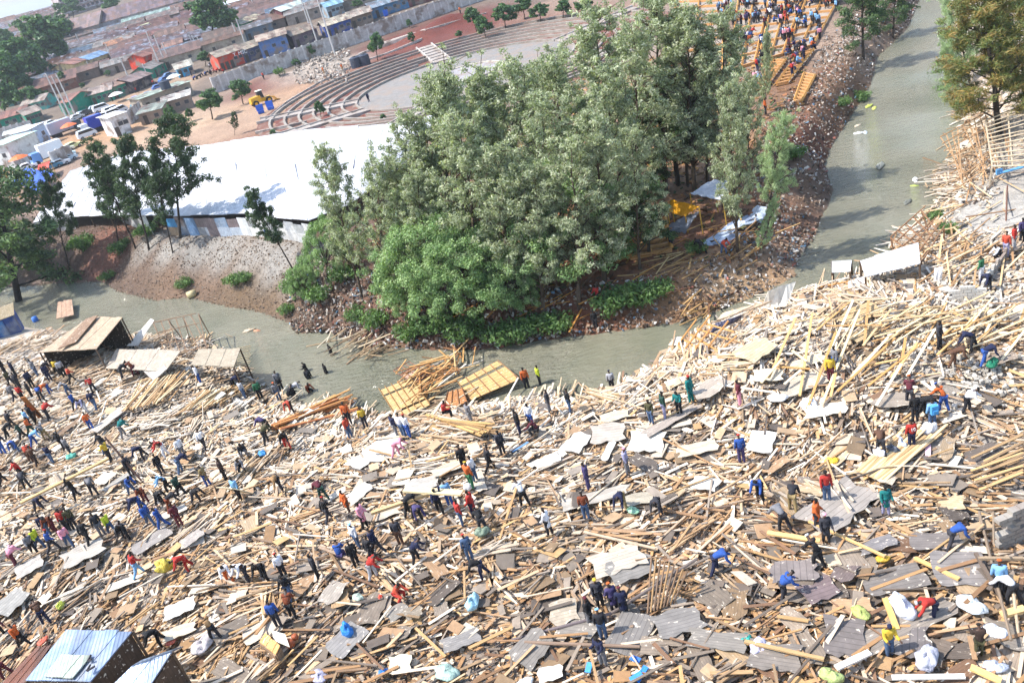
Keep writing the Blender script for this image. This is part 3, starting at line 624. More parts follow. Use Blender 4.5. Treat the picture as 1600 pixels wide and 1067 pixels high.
CN = {'black':'#16161a','dark':'#26262c','navy':'#1c2242','blue':'#2c529c','light blue':'#7fb0dc','denim':'#4a6080','grey':'#77777c','light grey':'#b5b5ba','white':'#e9e9ee','red':'#b03028','orange':'#c9622c','orange red':'#c04a34','yellow':'#cfae3a','neon yellow':'#c8d636','green':'#35704c','dark green':'#1f4238','teal':'#12706f','purple':'#443b66','maroon':'#5e2430','rust brown':'#7b3d22','brown':'#5c4030','tan':'#a8835a','olive':'#4d4a30','pink':'#e79cb0','khaki':'#8c7a54','lavender':'#9a98b8','charcoal':'#34343c','dark brown':'#33241e','cream':'#d8cbb0'}
POSEW = {'stand':'standing','stand2':'standing with folded arms','walk':'walking','bend':'bending double','stoop':'stooping','crouch':'crouching','sit':'sitting','carry':'walking with one arm raised','coat':'standing','dress':'standing'}
LM = [((130,560),'the rickety shack'),((490,650),'the orange plank pile'),((640,620),'the left raft'),((765,600),'the right raft'),((120,985),'the metal roofed shed'),((545,990),'the blue bag'),((740,945),'the cyan bag'),((700,665),'the fanned plank heap'),((965,870),'the stacked door boards'),((1390,420),'the white roof sheets'),((1510,462),'the block wall remnant'),((1410,955),'the white sack'),((1040,900),'the upright stakes'),((625,1040),'the torn cream board'),((1580,850),'the pit wall'),((1190,560),'the broad cream board'),((235,590),'the collapsed roofs'),((570,715),'the big white sheet'),((1055,650),'the boarded walkway'),((130,862),'the grey slab'),((1310,790),'the boarded floor'),((330,555),'the jutting roof'),((300,830),'the timber heap'),((30,640),'the left edge'),((1080,330),'the yellow tent'),((490,380),'the white fence'),((915,960),'the dark poles'),((430,750),'the wire tangle'),((1300,720),'the yellow cloth'),((1345,960),'the yellow green bag'),((850,1040),'the blue plastic strips'),((370,780),'the carried sheet'),((250,890),'the yellow sheet'),((1560,1000),'the lower right corner'),((30,1000),'the lower left corner')]
def near_lm(px, py):
    s = sorted(LM, key=lambda l: math.hypot(l[0][0]-px, (l[0][1]-py)*1.5)); return s[0][1], s[1][1]
PEOPLE = []
def person(px, py, pose, top, bot='dark', hat=None, extra='', dz=.42, z=None, yaw=None, group='people picking over the debris', label=None, kids=('shirt', 'trousers', 'hair'), sc=None):
    p = P(px, py, dz) if z is None else plane(px, py, z)
    q = POSE[pose]; yaw = random.uniform(0, 6.28) if yaw is None else yaw
    s = sc or random.uniform(.92, 1.04)
    o = inst('person', q['body'], None, p, (0, 0, yaw), (s, s, s), random.choice(SKINS))
    inst('shirt', q['shirt'], o, col=CN[top]); inst('trousers', q['trousers'], o, col=CN[bot])
    if hat: inst('cap', q['hair'], o, sc=(1.0, 1.0, 1.012), col=CN[hat])
    else: inst('hair', q['hair'], o, col='#120e0c')
    if label is None:
        a, b_ = near_lm(px, py)
        label = f"person {POSEW[pose]} in {top} top"+(f" and {hat} cap" if hat else f" and {bot} trousers")+(f", {extra}" if extra else f", near {a}")
        LAB.append((o, (px, py)))
    tag(o, label, 'person', group); PEOPLE.append(o); return o, p, yaw
A_, T_, L_, R_ = math.pi, 0.0, -math.pi/2, math.pi/2   # facing away, towards us, left, right
S='stand'; S2='stand2'; W='walk'; B='bend'; O='stoop'; K='crouch'; Y='carry'; CO='coat'; DR='dress'; SI='sit'
PP = [(95,587,S,'yellow','dark'),(115,598,W,'orange red','dark'),(103,590,S,'light grey','black'),(80,596,S,'navy','navy'),(74,588,B,'charcoal','dark'),(60,588,S,'grey','denim'),(10,585,S,'black','dark'),(27,590,S,'navy','black'),(20,603,W,'olive','dark'),(25,626,W,'grey','charcoal'),(39,628,S,'red','black'),(52,622,S,'dark','black'),(33,608,S,'charcoal','black'),(53,607,S,'navy','black'),(68,627,B,'blue','dark'),(80,616,B,'orange','blue'),(110,617,O,'light grey','denim'),(150,615,O,'red','dark'),(152,640,W,'navy','denim'),(122,640,W,'blue','dark'),(137,645,O,'lavender','light grey'),(194,593,B,'dark','dark'),(214,588,O,'rust brown','maroon'),(315,600,S,'white','blue'),(368,610,B,'navy','dark'),(384,623,S,'light grey','denim'),(62,657,Y,'orange','brown'),(78,657,O,'red','dark'),(56,662,S,'dark','black'),(50,668,S,'light blue','dark'),(52,680,W,'orange','dark green'),(22,670,W,'charcoal','dark'),(75,687,O,'grey','khaki'),(15,685,B,'black','black'),(40,688,W,'dark green','dark'),(145,672,W,'orange','blue'),(195,684,O,'teal','grey'),(102,703,Y,'black','black'),(168,707,W,'dark','denim'),(28,707,B,'blue','denim'),(57,697,B,'light blue','blue'),(8,709,B,'navy','blue'),(113,713,S,'grey','charcoal'),(84,724,S,'navy','denim'),(50,722,O,'orange red','brown'),(60,728,W,'brown','dark brown'),(38,749,W,'red','black'),(8,757,W,'brown','dark'),(176,722,S2,'yellow','dark','black'),(208,744,S,'charcoal','dark'),(228,718,B,'navy','dark'),(256,742,S,'black','charcoal'),(262,714,O,'red','white'),(290,717,S,'white','grey'),(322,702,W,'white','dark'),(382,712,K,'dark','grey'),(286,739,B,'navy','denim'),(327,760,CO,'khaki','blue'),(355,752,S,'dark brown','black'),(377,781,S,'light blue','black'),(45,764,B,'charcoal','dark'),(65,799,B,'navy','charcoal'),(123,780,Y,'black','dark'),(150,774,B,'grey','dark'),(208,772,O,'blue','denim'),(230,785,O,'rust brown','maroon'),(266,768,O,'light blue','black'),(287,776,W,'dark green','black'),(253,790,B,'black','dark'),(310,787,B,'black','charcoal'),(225,799,B,'navy','blue'),(270,800,B,'dark','rust brown'),(380,735,K,'grey','dark'),
(410,626,S,'green','black'),(438,626,S,'grey','denim','orange'),(441,610,S,'grey','dark'),(454,624,K,'dark','black'),(462,622,B,'light grey','dark'),(457,645,B,'orange red','black'),(420,676,B,'purple','black'),(418,694,O,'olive','dark'),(452,702,O,'black','red'),(549,685,S,'orange red','denim'),(548,664,S,'orange','dark'),(573,669,S,'yellow','charcoal'),(622,684,S,'navy','grey'),(633,684,S,'white','denim'),(641,684,S,'white','blue','red'),(697,654,SI,'red','black','black'),(738,664,S,'grey','grey'),(787,711,S,'charcoal','dark'),(728,736,S,'black','black'),(744,752,S,'white','denim'),(739,764,S,'orange','green','yellow'),(768,736,W,'dark','black'),(622,714,B,'pink','pink'),(440,767,B,'tan','dark'),(508,782,B,'maroon','dark green'),(516,815,W,'black','charcoal','red'),(547,803,CO,'orange','brown'),(705,790,S,'light blue','blue'),(690,803,Y,'navy','black'),(724,822,S,'red','denim'),(743,809,CO,'red','navy'),(640,805,B,'dark','black'),(655,815,B,'purple','black'),(573,826,CO,'pink','black'),
(860,645,S,'charcoal','grey'),(892,645,S,'black','denim'),(814,680,S,'black','navy'),(832,667,S,'white','blue'),(841,680,K,'maroon','dark'),(1019,663,S,'olive','denim'),(1040,655,S,'dark green','lavender'),(1063,649,S2,'teal','black'),(1081,630,S,'teal','teal','red'),(1157,634,S,'maroon','pink'),(1160,724,S,'blue','purple','red'),(982,741,S,'lavender','grey','pink'),(921,765,S,'purple','purple'),(918,812,S,'rust brown','denim'),(822,791,O,'white','black'),(975,795,B,'navy','khaki'),(1030,802,B,'charcoal','dark'),(1189,781,O,'blue','black'),
(1299,599,S,'yellow','maroon'),(1306,582,S,'grey','blue'),(1293,784,S,'red','denim'),(1240,800,B,'dark','khaki'),(1385,806,CO,'teal','lavender'),(1425,702,S,'red','navy','black'),(1377,712,B,'brown','dark'),(1457,670,S,'light blue','denim'),(1422,634,O,'maroon','charcoal','orange'),(1430,660,S,'black','dark'),(1442,650,B,'black','black'),(1475,643,O,'orange','blue','blue'),(1510,645,O,'white','dark'),(1490,574,B,'brown','brown'),(1520,549,B,'navy','dark'),(1538,572,B,'navy','blue'),(1468,546,S,'charcoal','dark'),(1584,392,S,'red','light grey'),(1572,403,S,'orange red','lavender'),(1563,405,K,'white','dark'),(1533,440,S,'green','white'),(1545,452,B,'navy','dark'),(1597,380,S,'purple','dark'),
(78,837,S,'navy','denim'),(57,866,W,'grey','black'),(66,858,W,'neon yellow','denim'),(87,862,W,'blue','charcoal','red'),(110,831,S,'red','dark'),(120,828,S,'olive','dark'),(112,855,W,'pink','denim'),(142,850,W,'black','black'),(88,832,O,'rust brown','maroon'),(163,838,S,'dark','grey'),(178,834,W,'neon yellow','denim'),(201,844,O,'black','black'),(187,840,K,'grey','dark'),(238,822,W,'blue','denim'),(258,826,W,'blue','blue'),(284,823,S,'maroon','maroon'),(220,900,W,'red','light blue'),(297,891,B,'red','red'),(362,910,O,'white','orange'),(390,908,O,'white','charcoal'),(27,886,O,'pink','maroon'),(75,975,O,'brown','navy'),(40,1010,W,'orange','black'),(340,1000,O,'tan','dark'),(255,1008,B,'black','black'),(13,1058,B,'red','maroon'),(4,995,O,'maroon','black'),
(628,852,S,'charcoal','brown'),(562,856,S,'white','denim','light blue'),(593,866,W,'navy','charcoal'),(583,876,W,'dark','dark'),(560,887,S,'black','black'),(535,877,K,'blue','purple'),(418,908,O,'black','black'),(499,904,S,'charcoal','black'),(447,904,S,'white','dark','red'),(457,936,W,'black','denim'),(460,966,O,'rust brown','black'),(438,981,S,'blue','charcoal'),(585,905,O,'red','light grey'),(622,937,K,'orange red','red'),(652,880,O,'navy','dark'),(737,877,S,'denim','denim','red'),(757,903,B,'black','navy'),(757,832,B,'black','dark'),(860,836,CO,'white','dark'),(925,980,CO,'black','grey','maroon'),(940,950,CO,'charcoal','black','yellow'),(962,958,CO,'purple','dark','orange'),(978,966,CO,'navy','black','maroon'),(945,1000,S,'dark','denim','light blue'),(945,1040,S2,'navy','grey'),(1120,897,B,'blue','navy'),(1292,850,CO,'charcoal','dark','pink'),(1226,831,B,'grey','dark'),(1280,888,O,'black','black','white'),(1225,938,O,'blue','charcoal'),(1487,858,B,'blue','charcoal'),(1460,968,B,'red','navy','light grey'),(1390,1026,S2,'yellow','denim','navy'),(1530,1028,S2,'dark brown','olive'),(1560,930,S,'light blue','dark','orange'),(1582,945,B,'white','dark'),(1278,828,CO,'orange','charcoal')]
SPEC = {(641,684):'with a red bag',(739,764):'carrying a white sack',(1425,702):'seen from behind with a number on the back',(1457,670):'with a blue backpack',(1030,802):'in a striped top',(377,781):'holding a pale sheet',(1390,1026):'with an open navy jacket',(860,836):'wrapped in a white cloth'}
YAW = {(1425,702):A_,(1160,724):A_,(1390,1026):T_,(945,1000):A_,(978,966):A_,(925,980):R(70),(940,950):T_,(1487,858):R_,(1120,897):R_,(757,903):L_,(652,880):R_,(1460,968):L_,(1457,670):A_,(1293,784):T_,(1385,806):T_,(1292,850):T_,(1225,938):R_,(918,812):A_,(628,852):A_,(958,612):A_,(460,966):A_}
REFP = {}
for t in PP:
    o, p, yw = person(t[0], t[1], t[2], t[3], t[4], t[5] if len(t) > 5 else None, extra=SPEC.get((t[0], t[1]), ''), yaw=YAW.get((t[0], t[1])), dz=.22 if t[0] > 900 and t[1] > 850 else .4)
    REFP[(t[0], t[1])] = (o, p, yw)
# waders and others
for t in [(523,566,S,'black','black'),(515,595,S,'black','black'),(488,604,S,'dark','black'),(484,592,S2,'black','dark'),(484,616,K,'rust brown','dark')]:
    person(*t[:5], z=WZ-.75 if t[2] != K else WZ-.3, extra='wading in the brown river', group='people wading')
for t in [(825,609,'orange','dark'),(845,603,'neon yellow','dark')]: person(t[0], t[1], S, t[2], t[3], z=WZ-.15, extra='in shallow water beyond the right raft')
person(958, 612, S, 'light grey', 'dark', 'navy', z=-1.55, yaw=A_, extra='alone at the water edge')
for t in [(422,377,S,'blue','navy','beside the white fence'),(1131,398,O,'orange red','denim','behind the blocked river on the brown point'),(1098,398,B,'black','dark','below the yellow tent'),(1050,388,CO,'navy','black','with a plank by the grey tarp'),(843,466,SI,'red','navy','under the trees'),(932,515,S,'black','dark','on the wooded bank'),(628,352,S,'light blue','blue','in a gap of the trees'),(936,470,SI,'red','dark','low under the trees'),(577,160,S,'navy','navy','on the amphitheatre floor'),(507,117,S,'orange','tan','beside the stone heap'),(413,125,S,'orange red','dark','by the red earth heap at the wall'),(536,112,S,'orange','tan','near the black tanks'),(720,22,S,'orange','dark','at the far end of the concrete wall'),(1197,180,S,'orange','dark','on the brown bank by the pale casuarina'),(1160,195,S,'white','dark','behind the pale casuarina')]:
    person(t[0], t[1], t[2], t[3], t[4], dz=0, extra=t[5], group='people beyond the river')
# crowd on the timber terraces
crowd_c = [(1135,18,18,12,12),(1147,28,3,6,4),(1172,10,9,6,10),(1207,12,8,10,8),(1177,33,12,6,9),(1185,30,5,5,5),(1229,13,2,3,2),(1245,6,6,3,5),(1238,22,10,4,7),(1201,29,6,4,5),(1218,24,6,3,5),(1248,28,4,4,4),(1222,38,8,3,6),(1254,43,6,3,5),(1273,38,6,4,6),(1281,57,3,6,4),(1147,38,3,5,3),(1158,40,2,2,2),(1195,46,2,4,2),(1170,66,10,5,10),(1192,71,5,3,4),(1228,64,10,4,9),(1232,85,3,8,4),(1243,80,3,5,3),(1257,88,6,6,6),(1269,76,4,3,4),(1245,102,4,4,4),(1237,115,3,4,3),(1196,94,7,3,5),(1187,112,2,3,2),(1182,130,3,4,3),(1172,148,2,3,2),(1277,8,8,3,9),(1299,10,8,4,7),(1306,18,3,3,2),(1060,60,14,20,7),(1045,118,14,8,6),(1030,150,20,15,5)]
cp_ = [(cx+random.gauss(0, sx*.6), cy+random.gauss(0, sy*.6)) for cx, cy, sx, sy, n in crowd_c for k in range(n)]
cp_.sort(key=lambda t: -t[1])
TOPS = ['black','navy','blue','dark','purple','red','white','orange','charcoal','grey','denim','maroon','light blue','pink']
def NP_(): return len(PEOPLE)
rest = []
for px, py in cp_:
    po = random.choice([S, S, SI, SI, S2, O])
    if NP_() < 290: person(px, py, po, random.choice(TOPS), random.choice(['dark','black','denim','navy']), dz=.25, group='crowd gathered on the timber terraces', label='one of the crowd gathered on the timber edged terraces beside the far river')
    else: rest.append((P(px, py, .25), po))
Vs = []; Fs = []; Cs = []; nv = 0
for p, po in rest:
    a = random.uniform(0, 6.28); rm = np.array([[math.cos(a), -math.sin(a), 0], [math.sin(a), math.cos(a), 0], [0, 0, 1]])
    for part, c in (('body', random.choice(SKINS)), ('shirt', CN[random.choice(TOPS)]), ('trousers', CN['dark']), ('hair', '#120e0c')):
        me = POSE[po][part]; v = np.empty(len(me.vertices)*3, np.float32); me.vertices.foreach_get('co', v); v = v.reshape(-1, 3)@rm.T+p
        for f in me.polygons:
            q = list(f.vertices); Fs.append([nv+q[0], nv+q[1], nv+q[2], nv+q[3] if len(q) > 3 else nv+q[2]]) if len(q) > 3 else None
        Vs.append(v); Cs.append(np.tile(lin(c), (len(v), 1))); nv += len(v)
if rest: tag(link(D.objects.new('crowd', mesh_np('crowd', np.concatenate(Vs), Fs, np.concatenate(Cs), MT['trash'], True))), 'farther people of the crowd on the timber terraces', 'crowd', kind='stuff')
# striped jersey number, backpack and carried things
def textobj(txt, size, parent, loc, rot_, col, name='lettering', ext=.01):
    cu = D.curves.new('t', 'FONT'); cu.body = txt; cu.size = size; cu.extrude = ext; cu.align_x = 'CENTER'; o = D.objects.new('t', cu); COL.objects.link(o)
    dg = bpy.context.evaluated_depsgraph_get(); dg.update(); me = D.meshes.new_from_object(o.evaluated_get(dg)); D.objects.remove(o); me.materials.clear(); me.materials.append(MT['plain'])
    t = inst(name, me, parent, loc, rot_, col=col); return t
o = REFP[(1425,702)][0]
textobj('10', .26, o, (0, .18, 1.2), (R(90), 0, R(180)), '#ffffff', 'shirt_number')
o = REFP[(1457,670)][0]
mb = MB().box((0, .2, 1.25), (.17, .09, .24)).box((0, .3, 1.15), (.12, .03, .1)); bp = mb.obj('backpack', MT['cloth'], None, '#4d9bd6'); bp.matrix_world = o.matrix_world @ Matrix.Identity(4); bp.location = o.location; bp.rotation_euler = o.rotation_euler
tag(bp, 'sky blue backpack worn by the person digging at the right', 'backpack')
def carry(key, l, w, t, col, label, dzz=1.55, ang=None, tilt=0):
    o, p, yw = REFP[key]; q = p+np.array([0, 0, dzz])
    b_ = inst('plank' if w < .5 else 'board', PL[0] if w < .5 else SH[1], None, q, (0, tilt, ang if ang is not None else random.uniform(0, 3)), (l, w, t), col); tag(b_, label, 'plank' if w < .5 else 'board')
carry((123,780), 5.5, .25, .12, '#d3ae7a', 'long plank shouldered by the person in black', 1.6, .5)
carry((690,803), 3.4, .4, .1, '#e3cfa2', 'wide plank carried on the shoulder of the person in navy', 1.5, -.5)
carry((62,657), 2.4, .4, .08, '#a5662e', 'orange board held upright in the left crowd', 1.2, 1.5, 1.3)
carry((377,781), 1.8, 1.4, 1, '#eadbb8', 'cream sheet held by the person in light blue', .7, 1.0, .9)
carry((208,744), 3.8, .12, .08, '#5d4338', 'dark pole carried upright beside the grey board', 1.3, -.8, .9)
carry((640,805), 3.5, .2, .15, '#d5b381', 'planks lifted by the two bending people', .9, .1)
# bags, cloths, plastic
def bagmesh(k, flat=.6):
    n = 18; mm = 10; vs = []; r = random.Random(k)
    ph = [r.uniform(0, 6) for _ in range(6)]
    for j in range(mm+1):
        v = math.pi*j/mm
        for i in range(n):
            u = 2*math.pi*i/n; q = 1+.16*math.sin(2*u+ph[0]+v)+.09*math.sin(5*u+ph[1]-3*v)+.06*math.sin(7*v+ph[2]+u)+r.uniform(-.06, .06)
            vs.append((.5*q*math.sin(v)*math.cos(u), .5*q*math.sin(v)*math.sin(u)*.75, .5*flat*q*(1-math.cos(v))*.9))
    fs = [(j*n+i, (j+1)*n+i, (j+1)*n+(i+1) % n, j*n+(i+1) % n) for j in range(mm) for i in range(n)]
    return MB().add(vs, fs).mesh('bag', MT['tarp'], True)
BAG = [bagmesh(k, f) for k, f in ((1, .9), (2, .6), (3, .35), (4, .5))]
for px, py, s, c, k, nm, lb in [(545,992,1.5,'#2f86dc',0,'plastic_bag','bright blue plastic bag standing on the debris'),(740,947,1.8,'#a9d3e2',1,'plastic_bag','pale cyan crumpled plastic bag'),(1410,958,2.4,'#d9dde8',1,'sack','big white translucent sack on the grey panels'),(1345,961,1.6,'#a8b266',2,'cloth','yellow green cloth lying on the grey panels'),(1380,876,1.1,'#cfa636',3,'cloth','bright yellow cloth among the right debris'),(1300,722,1.3,'#e6c03a',2,'cloth','pale yellow cloth below the wide heap'),(1165,1002,1.3,'#2fa79a',2,'cloth','teal cloth in the lower right'),(1185,1015,1.7,'#cfc9e0',3,'cloth','lavender white cloth hanging over planks'),(98,950,1.0,'#c5cf4e',0,'plastic_bag','small yellow green bag at the lower left'),(268,1005,1.0,'#e2735a',2,'cloth','orange red cloth beside the metal roof'),(68,1003,1.2,'#dd6a50',2,'cloth','salmon cloth above the metal roofed shed'),(1300,1062,1.6,'#a2b070',1,'plastic_bag','lime green bag at the bottom edge'),(1448,1035,2.2,'#b9b9c6',3,'cloth','grey white cloth at the lower right'),(1555,1045,1.6,'#aeb4c2',2,'cloth','grey cloth near the lower right corner'),(1555,990,1.7,'#e3e6ee',2,'plastic_sheet','white plastic sheet near the lower right person'),(1518,950,2.2,'#cfd6da',2,'plastic_sheet','clear grey plastic sheet by the pit'),(1375,705,.0,'#fff',0,'',''),(1395,708,1.1,'#59606e',0,'plastic_bag','dark grey filled bag beside the bent brown figure'),(1375,714,1.1,'#e8e8f2',0,'plastic_bag','white filled bag under the bent brown figure'),(1407,697,1.5,'#c9cfe0',1,'plastic_bag','whitish bag beside the red shirted person'),(1452,678,1.5,'#e6e6ea',0,'sack','white sack below the blue backpack'),(733,765,1.0,'#e2e0e0',0,'sack','white sack carried by the person in orange'),(262,892,1.9,'#c9b548',0,'cloth','large yellow sheet held out at the lower left'),(410,710,1.4,'#3f8fd0',2,'cloth','blue cloth strip beside the dark camouflaged person'),(113,716,1.3,'#5fb9a4',1,'cloth','green turquoise cloth on the left slope'),(560,935,1.2,'#aab9ac',2,'cloth','pale green grey cloth in the lower centre'),(700,1055,2.2,'#9fb8ae',2,'cloth','grey green cloth at the bottom edge'),(500,1060,1.8,'#a9a5b8',2,'cloth','mauve grey cloth at the bottom left'),(320,1010,2.6,'#b7afb0',2,'cloth','mauve patterned cloth beside the man in brown'),(595,935,.7,'#e24e36',3,'cloth','tiny red rag below the crouching red figure'),(1550,573,1.6,'#1d7a5a',1,'cloth','dark green cloth beside the bent navy figure'),(820,1072,1.6,'#e8e8e4',2,'cloth','white cloth at the bottom edge centre'),(755,835,1.5,'#7a8b78',1,'sack','grey green sack dragged by the bending person'),(600,1052,.9,'#2b7ad0',3,'plastic_bag','small blue bag near the torn cream board'),(1060,755,.0,'#fff',0,'',''),(1265,638,2.4,'#ecebea',2,'plastic_sheet','white striped cloth in the upper right heap'),(1216,625,2.0,'#e8e6e4',2,'plastic_sheet','crumpled white sheet beside the pale boards'),(990,800,1.3,'#9cc9a6',2,'cloth','thin green net by the bending navy figure'),(1370,400,.01,'#fff',0,'','')]:
    if s < .1: continue
    s *= .48
    p = P(px, py, .42); o = inst(nm, BAG[k], None, p, (0, 0, random.uniform(0, 6)), (s, s, s), c); tag(o, lb, nm.replace('_', ' ')); LAB.append((o, (px, py)))
for (a, b_, c, lb) in [((995,1064),(1010,1040),'#2f7fd8','blue plastic strip at the bottom centre'),((985,1062),(1003,1050),'#3a8ae0','short blue plastic strip beside the longer one'),((918,1050),(922,1034),'#4a9be0','light blue plastic strip left of the standing man'),((1000,1032),(985,1026),'#3e78c8','blue scrap below the dark pole'),((800,705),(825,690),'#6f9ac8','thin blue strip at the centre left edge of the heap'),((1450,715),(1450,690),'#e5b8c6','pink pole leaning below the digging people')]:
    beam(a, b_, .25, .04, c, lb, 'plastic strip', .5, .6, 'plastic_strip')

# ------------------------------------------------------------------ trees
def leafcloud(cl, n, size, aspect=.45, flat=.4, droop=0, seed=0, base=('#5d7040', '#7d8f55', '#46582f'), per=None):
    """cl: array of clump centres+radii; leaf faces spread through each clump"""
    r = np.random.default_rng(seed); cl = np.array(cl, float); rad = cl[:, 3]; k = r.choice(len(cl), n, p=rad**2/(rad**2).sum())
    u = r.normal(size=(n, 3)); u /= np.linalg.norm(u, axis=1)[:, None]; rr = r.random(n)**.45
    c = cl[k, :3]+u*(rad[k]*rr)[:, None]*np.array([1, 1, .72])
    nrm = u*.8+r.normal(size=(n, 3))*.6+np.array([0, 0, flat]); nrm /= np.linalg.norm(nrm, axis=1)[:, None]
    t = r.normal(size=(n, 3)); t[:, 2] -= droop; t -= (t*nrm).sum(1)[:, None]*nrm; t /= np.linalg.norm(t, axis=1)[:, None]; b_ = np.cross(nrm, t)
    s = size*r.uniform(.6, 1.35, n)[:, None]
    V = np.stack([c-t*s*.5, c+b_*s*aspect*.5, c+t*s*.5, c-b_*s*aspect*.5], 1).reshape(-1, 3)
    bc = np.array([lin(x) for x in base]); cc_ = r.random(len(cl)); cm_ = bc[r.integers(0, len(bc), len(cl))]
    col = (.5*cm_[k]+.5*bc.mean(0))*(.4+.6*bc[r.integers(0, len(bc), n)]/bc.mean(0))*r.uniform(.65, 1.4, (n, 1))
    return V, np.arange(4*n).reshape(n, 4), np.repeat(col, 4, 0)
def trunkmesh(limbs):
    mb = MB()
    for p0, p1, r0, r1 in limbs: mb.tube(p0, p1, r0, r1, 6)
    return mb.mesh('trunk', MT['bark'], True)
def branchy(h, nl, spread, seed, lo=.25, up=.7, cr=.9, crv=.5, sub=4, r0=.18, lean=0):
    r = np.random.default_rng(seed); limbs = []; cl = []
    pts = [np.array([0, 0, -.8])]; 
    for i in range(1, 7): pts.append(np.array([r.normal(0, .03*h/6)*i*.4, r.normal(0, .03*h/6)*i*.4, h*.93*i/6]))
    for i in range(6): limbs.append((pts[i], pts[i+1], r0*(1-i/6.6), r0*(1-(i+1)/6.6)))
    def on(t): i = min(int(t*6), 5); return pts[i]+(pts[i+1]-pts[i])*(t*6-i)
    for k in range(nl):
        t = lo+(1-lo)*(k+.5*r.random())/nl; a = k*2.4+r.normal(0, .4); s = on(t)
        ln = spread*(1-.62*((t-lo)/(1-lo))**1.4)*r.uniform(.65, 1.2); d = np.array([math.cos(a), math.sin(a), up*r.uniform(.5, 1.4)]); d /= np.linalg.norm(d)
        e = s+d*ln; limbs.append((s, e, r0*.34*(1.2-t), .02))
        for q in range(sub):
            f = .42+.58*(q+1)/sub; c = s+d*ln*f+r.normal(0, .28*cr, 3); cl.append((*c, cr*r.uniform(.5, 1.15)*(1-crv*.5*t)))
            if q % 2: 
                e2 = c+r.normal(0, .5, 3); limbs.append((s+d*ln*f*.8, e2, .035, .012)); cl.append((*e2, cr*.6))
    cl.append((*pts[-1], cr*.8)); cl.append((*(pts[-1]+np.array([0, 0, .5*cr])), cr*.55))
    return limbs, cl
PROTO = {}
def proto(kind, h, limbs, cl, n, size, **kw):
    V, Fc, col = leafcloud(cl, n, size, **kw); me = mesh_np('crown_'+kind, V, Fc, col, MT['leaf']); PROTO.setdefault(kind, []).append((h, trunkmesh(limbs), me))
GRV = ('#9ca588', '#b2b89c', '#7c8769', '#c2c6ae', '#8e977a')
for s in range(5):
    lm, cl = branchy(14, [42, 34, 48, 28, 38][s], [3.8, 4.6, 3.4, 4.4, 4.0][s], 10+s, lo=.14, up=1.2, cr=.55, sub=6, r0=.2, crv=.3); proto('grev', 14, lm, cl, [19000, 15000, 20000, 11000, 17000][s], .25, aspect=.32, flat=.3, seed=s, base=GRV)
for s in range(2):
    lm, cl = branchy(13, 34, 3.8, 20+s, lo=.28, up=.8, cr=.75, sub=4, r0=.17); proto('sparse', 13, lm, cl, 13000, .32, aspect=.38, seed=30+s, base=('#44573f', '#566b4b', '#334431'))
for s in range(2):
    lm, cl = branchy(12, 26, 4.0, 40+s, lo=.2, up=.4, cr=1.0, sub=4, r0=.28); proto('dark', 12, lm, cl, 12000, .34, aspect=.4, seed=40+s, base=('#4c6044', '#5f7652', '#3b4e37', '#708858'))
# broad layered tree: shelves of leaves over a dome
def layered(seed, h=8.5, w=6.0, n=95):
    r = np.random.default_rng(seed); cl = []; limbs = [((0, 0, -.8), (0, 0, h*.45), .28, .2)]
    for k in range(n):
        f = (k+.5)/n; ph = math.acos(1-1.1*f*.95); a = k*2.39996+r.normal(0, .15)
        c = np.array([w*math.sin(ph)*math.cos(a), w*math.sin(ph)*math.sin(a), h*.28+(h*.66)*math.cos(ph)])*(1+r.normal(0, .05)); rr = r.uniform(.65, 1.15)
        cl += [(*c, rr*.9), (c[0]+.8*r.normal(), c[1]+.8*r.normal(), c[2], rr*.7)]
        if k % 3 == 0: limbs.append(((0, 0, h*.3), c-np.array([0, 0, .3]), .09, .02))
    return limbs, cl
for s in range(2):
    lm, cl = layered(60+s); proto('layer', 8.5, lm, cl, 34000, .22, aspect=.5, flat=1.0, seed=60+s, base=('#76925f', '#8da872', '#607b50', '#a3b884'))
# feathery casuarina
for s in range(2):
    lm, cl = branchy(13, 44, 3.6, 80+s, lo=.12, up=.75, cr=.7, sub=5, r0=.2); proto('casu', 13, lm, cl, 22000, .42, aspect=.1, droop=.3, seed=80+s, base=('#9fb28a', '#b5c79e', '#869a72'))
    proto('casur', 13, lm, cl, 24000, .44, aspect=.13, droop=.1, seed=90+s, base=('#7f7444', '#8f7a48', '#6f7848', '#677a48', '#96804a', '#5a6c3c'))
for s in range(3):
    lm, cl = branchy(10, 16, 4.2, 100+s, lo=.3, up=.5, cr=1.5, sub=3, r0=.25); proto('far', 10, lm, cl, 4200, .75, aspect=.6, seed=100+s, base=('#466344', '#56754c', '#375239', '#688a54'))
for s in range(2):
    cl = [(math.cos(i*2.4)*.5*(i/14)**.5*1.6, math.sin(i*2.4)*.5*(i/14)**.5*1.6, .3+.5*random.random(), .4) for i in range(14)]
    proto('shrub', 1.2, [((0, 0, -.2), (math.cos(i*2)*.5, math.sin(i*2)*.5, .8), .02, .008) for i in range(5)], cl, 900, .2, aspect=.4, seed=120+s, base=('#5d7a45', '#6f8c52', '#4a633a'))
NAMES = {'grev':('tree','silky oak like grey green tree'),'sparse':('tree','tall sparse dark green tree'),'dark':('tree','dense dark green tree'),'layer':('tree','bright green tree with layered crown'),'casu':('tree','feathery pale green casuarina'),'casur':('tree','rust brown and green casuarina'),'far':('tree','distant dark green tree'),'shrub':('shrub','low green shrub')}
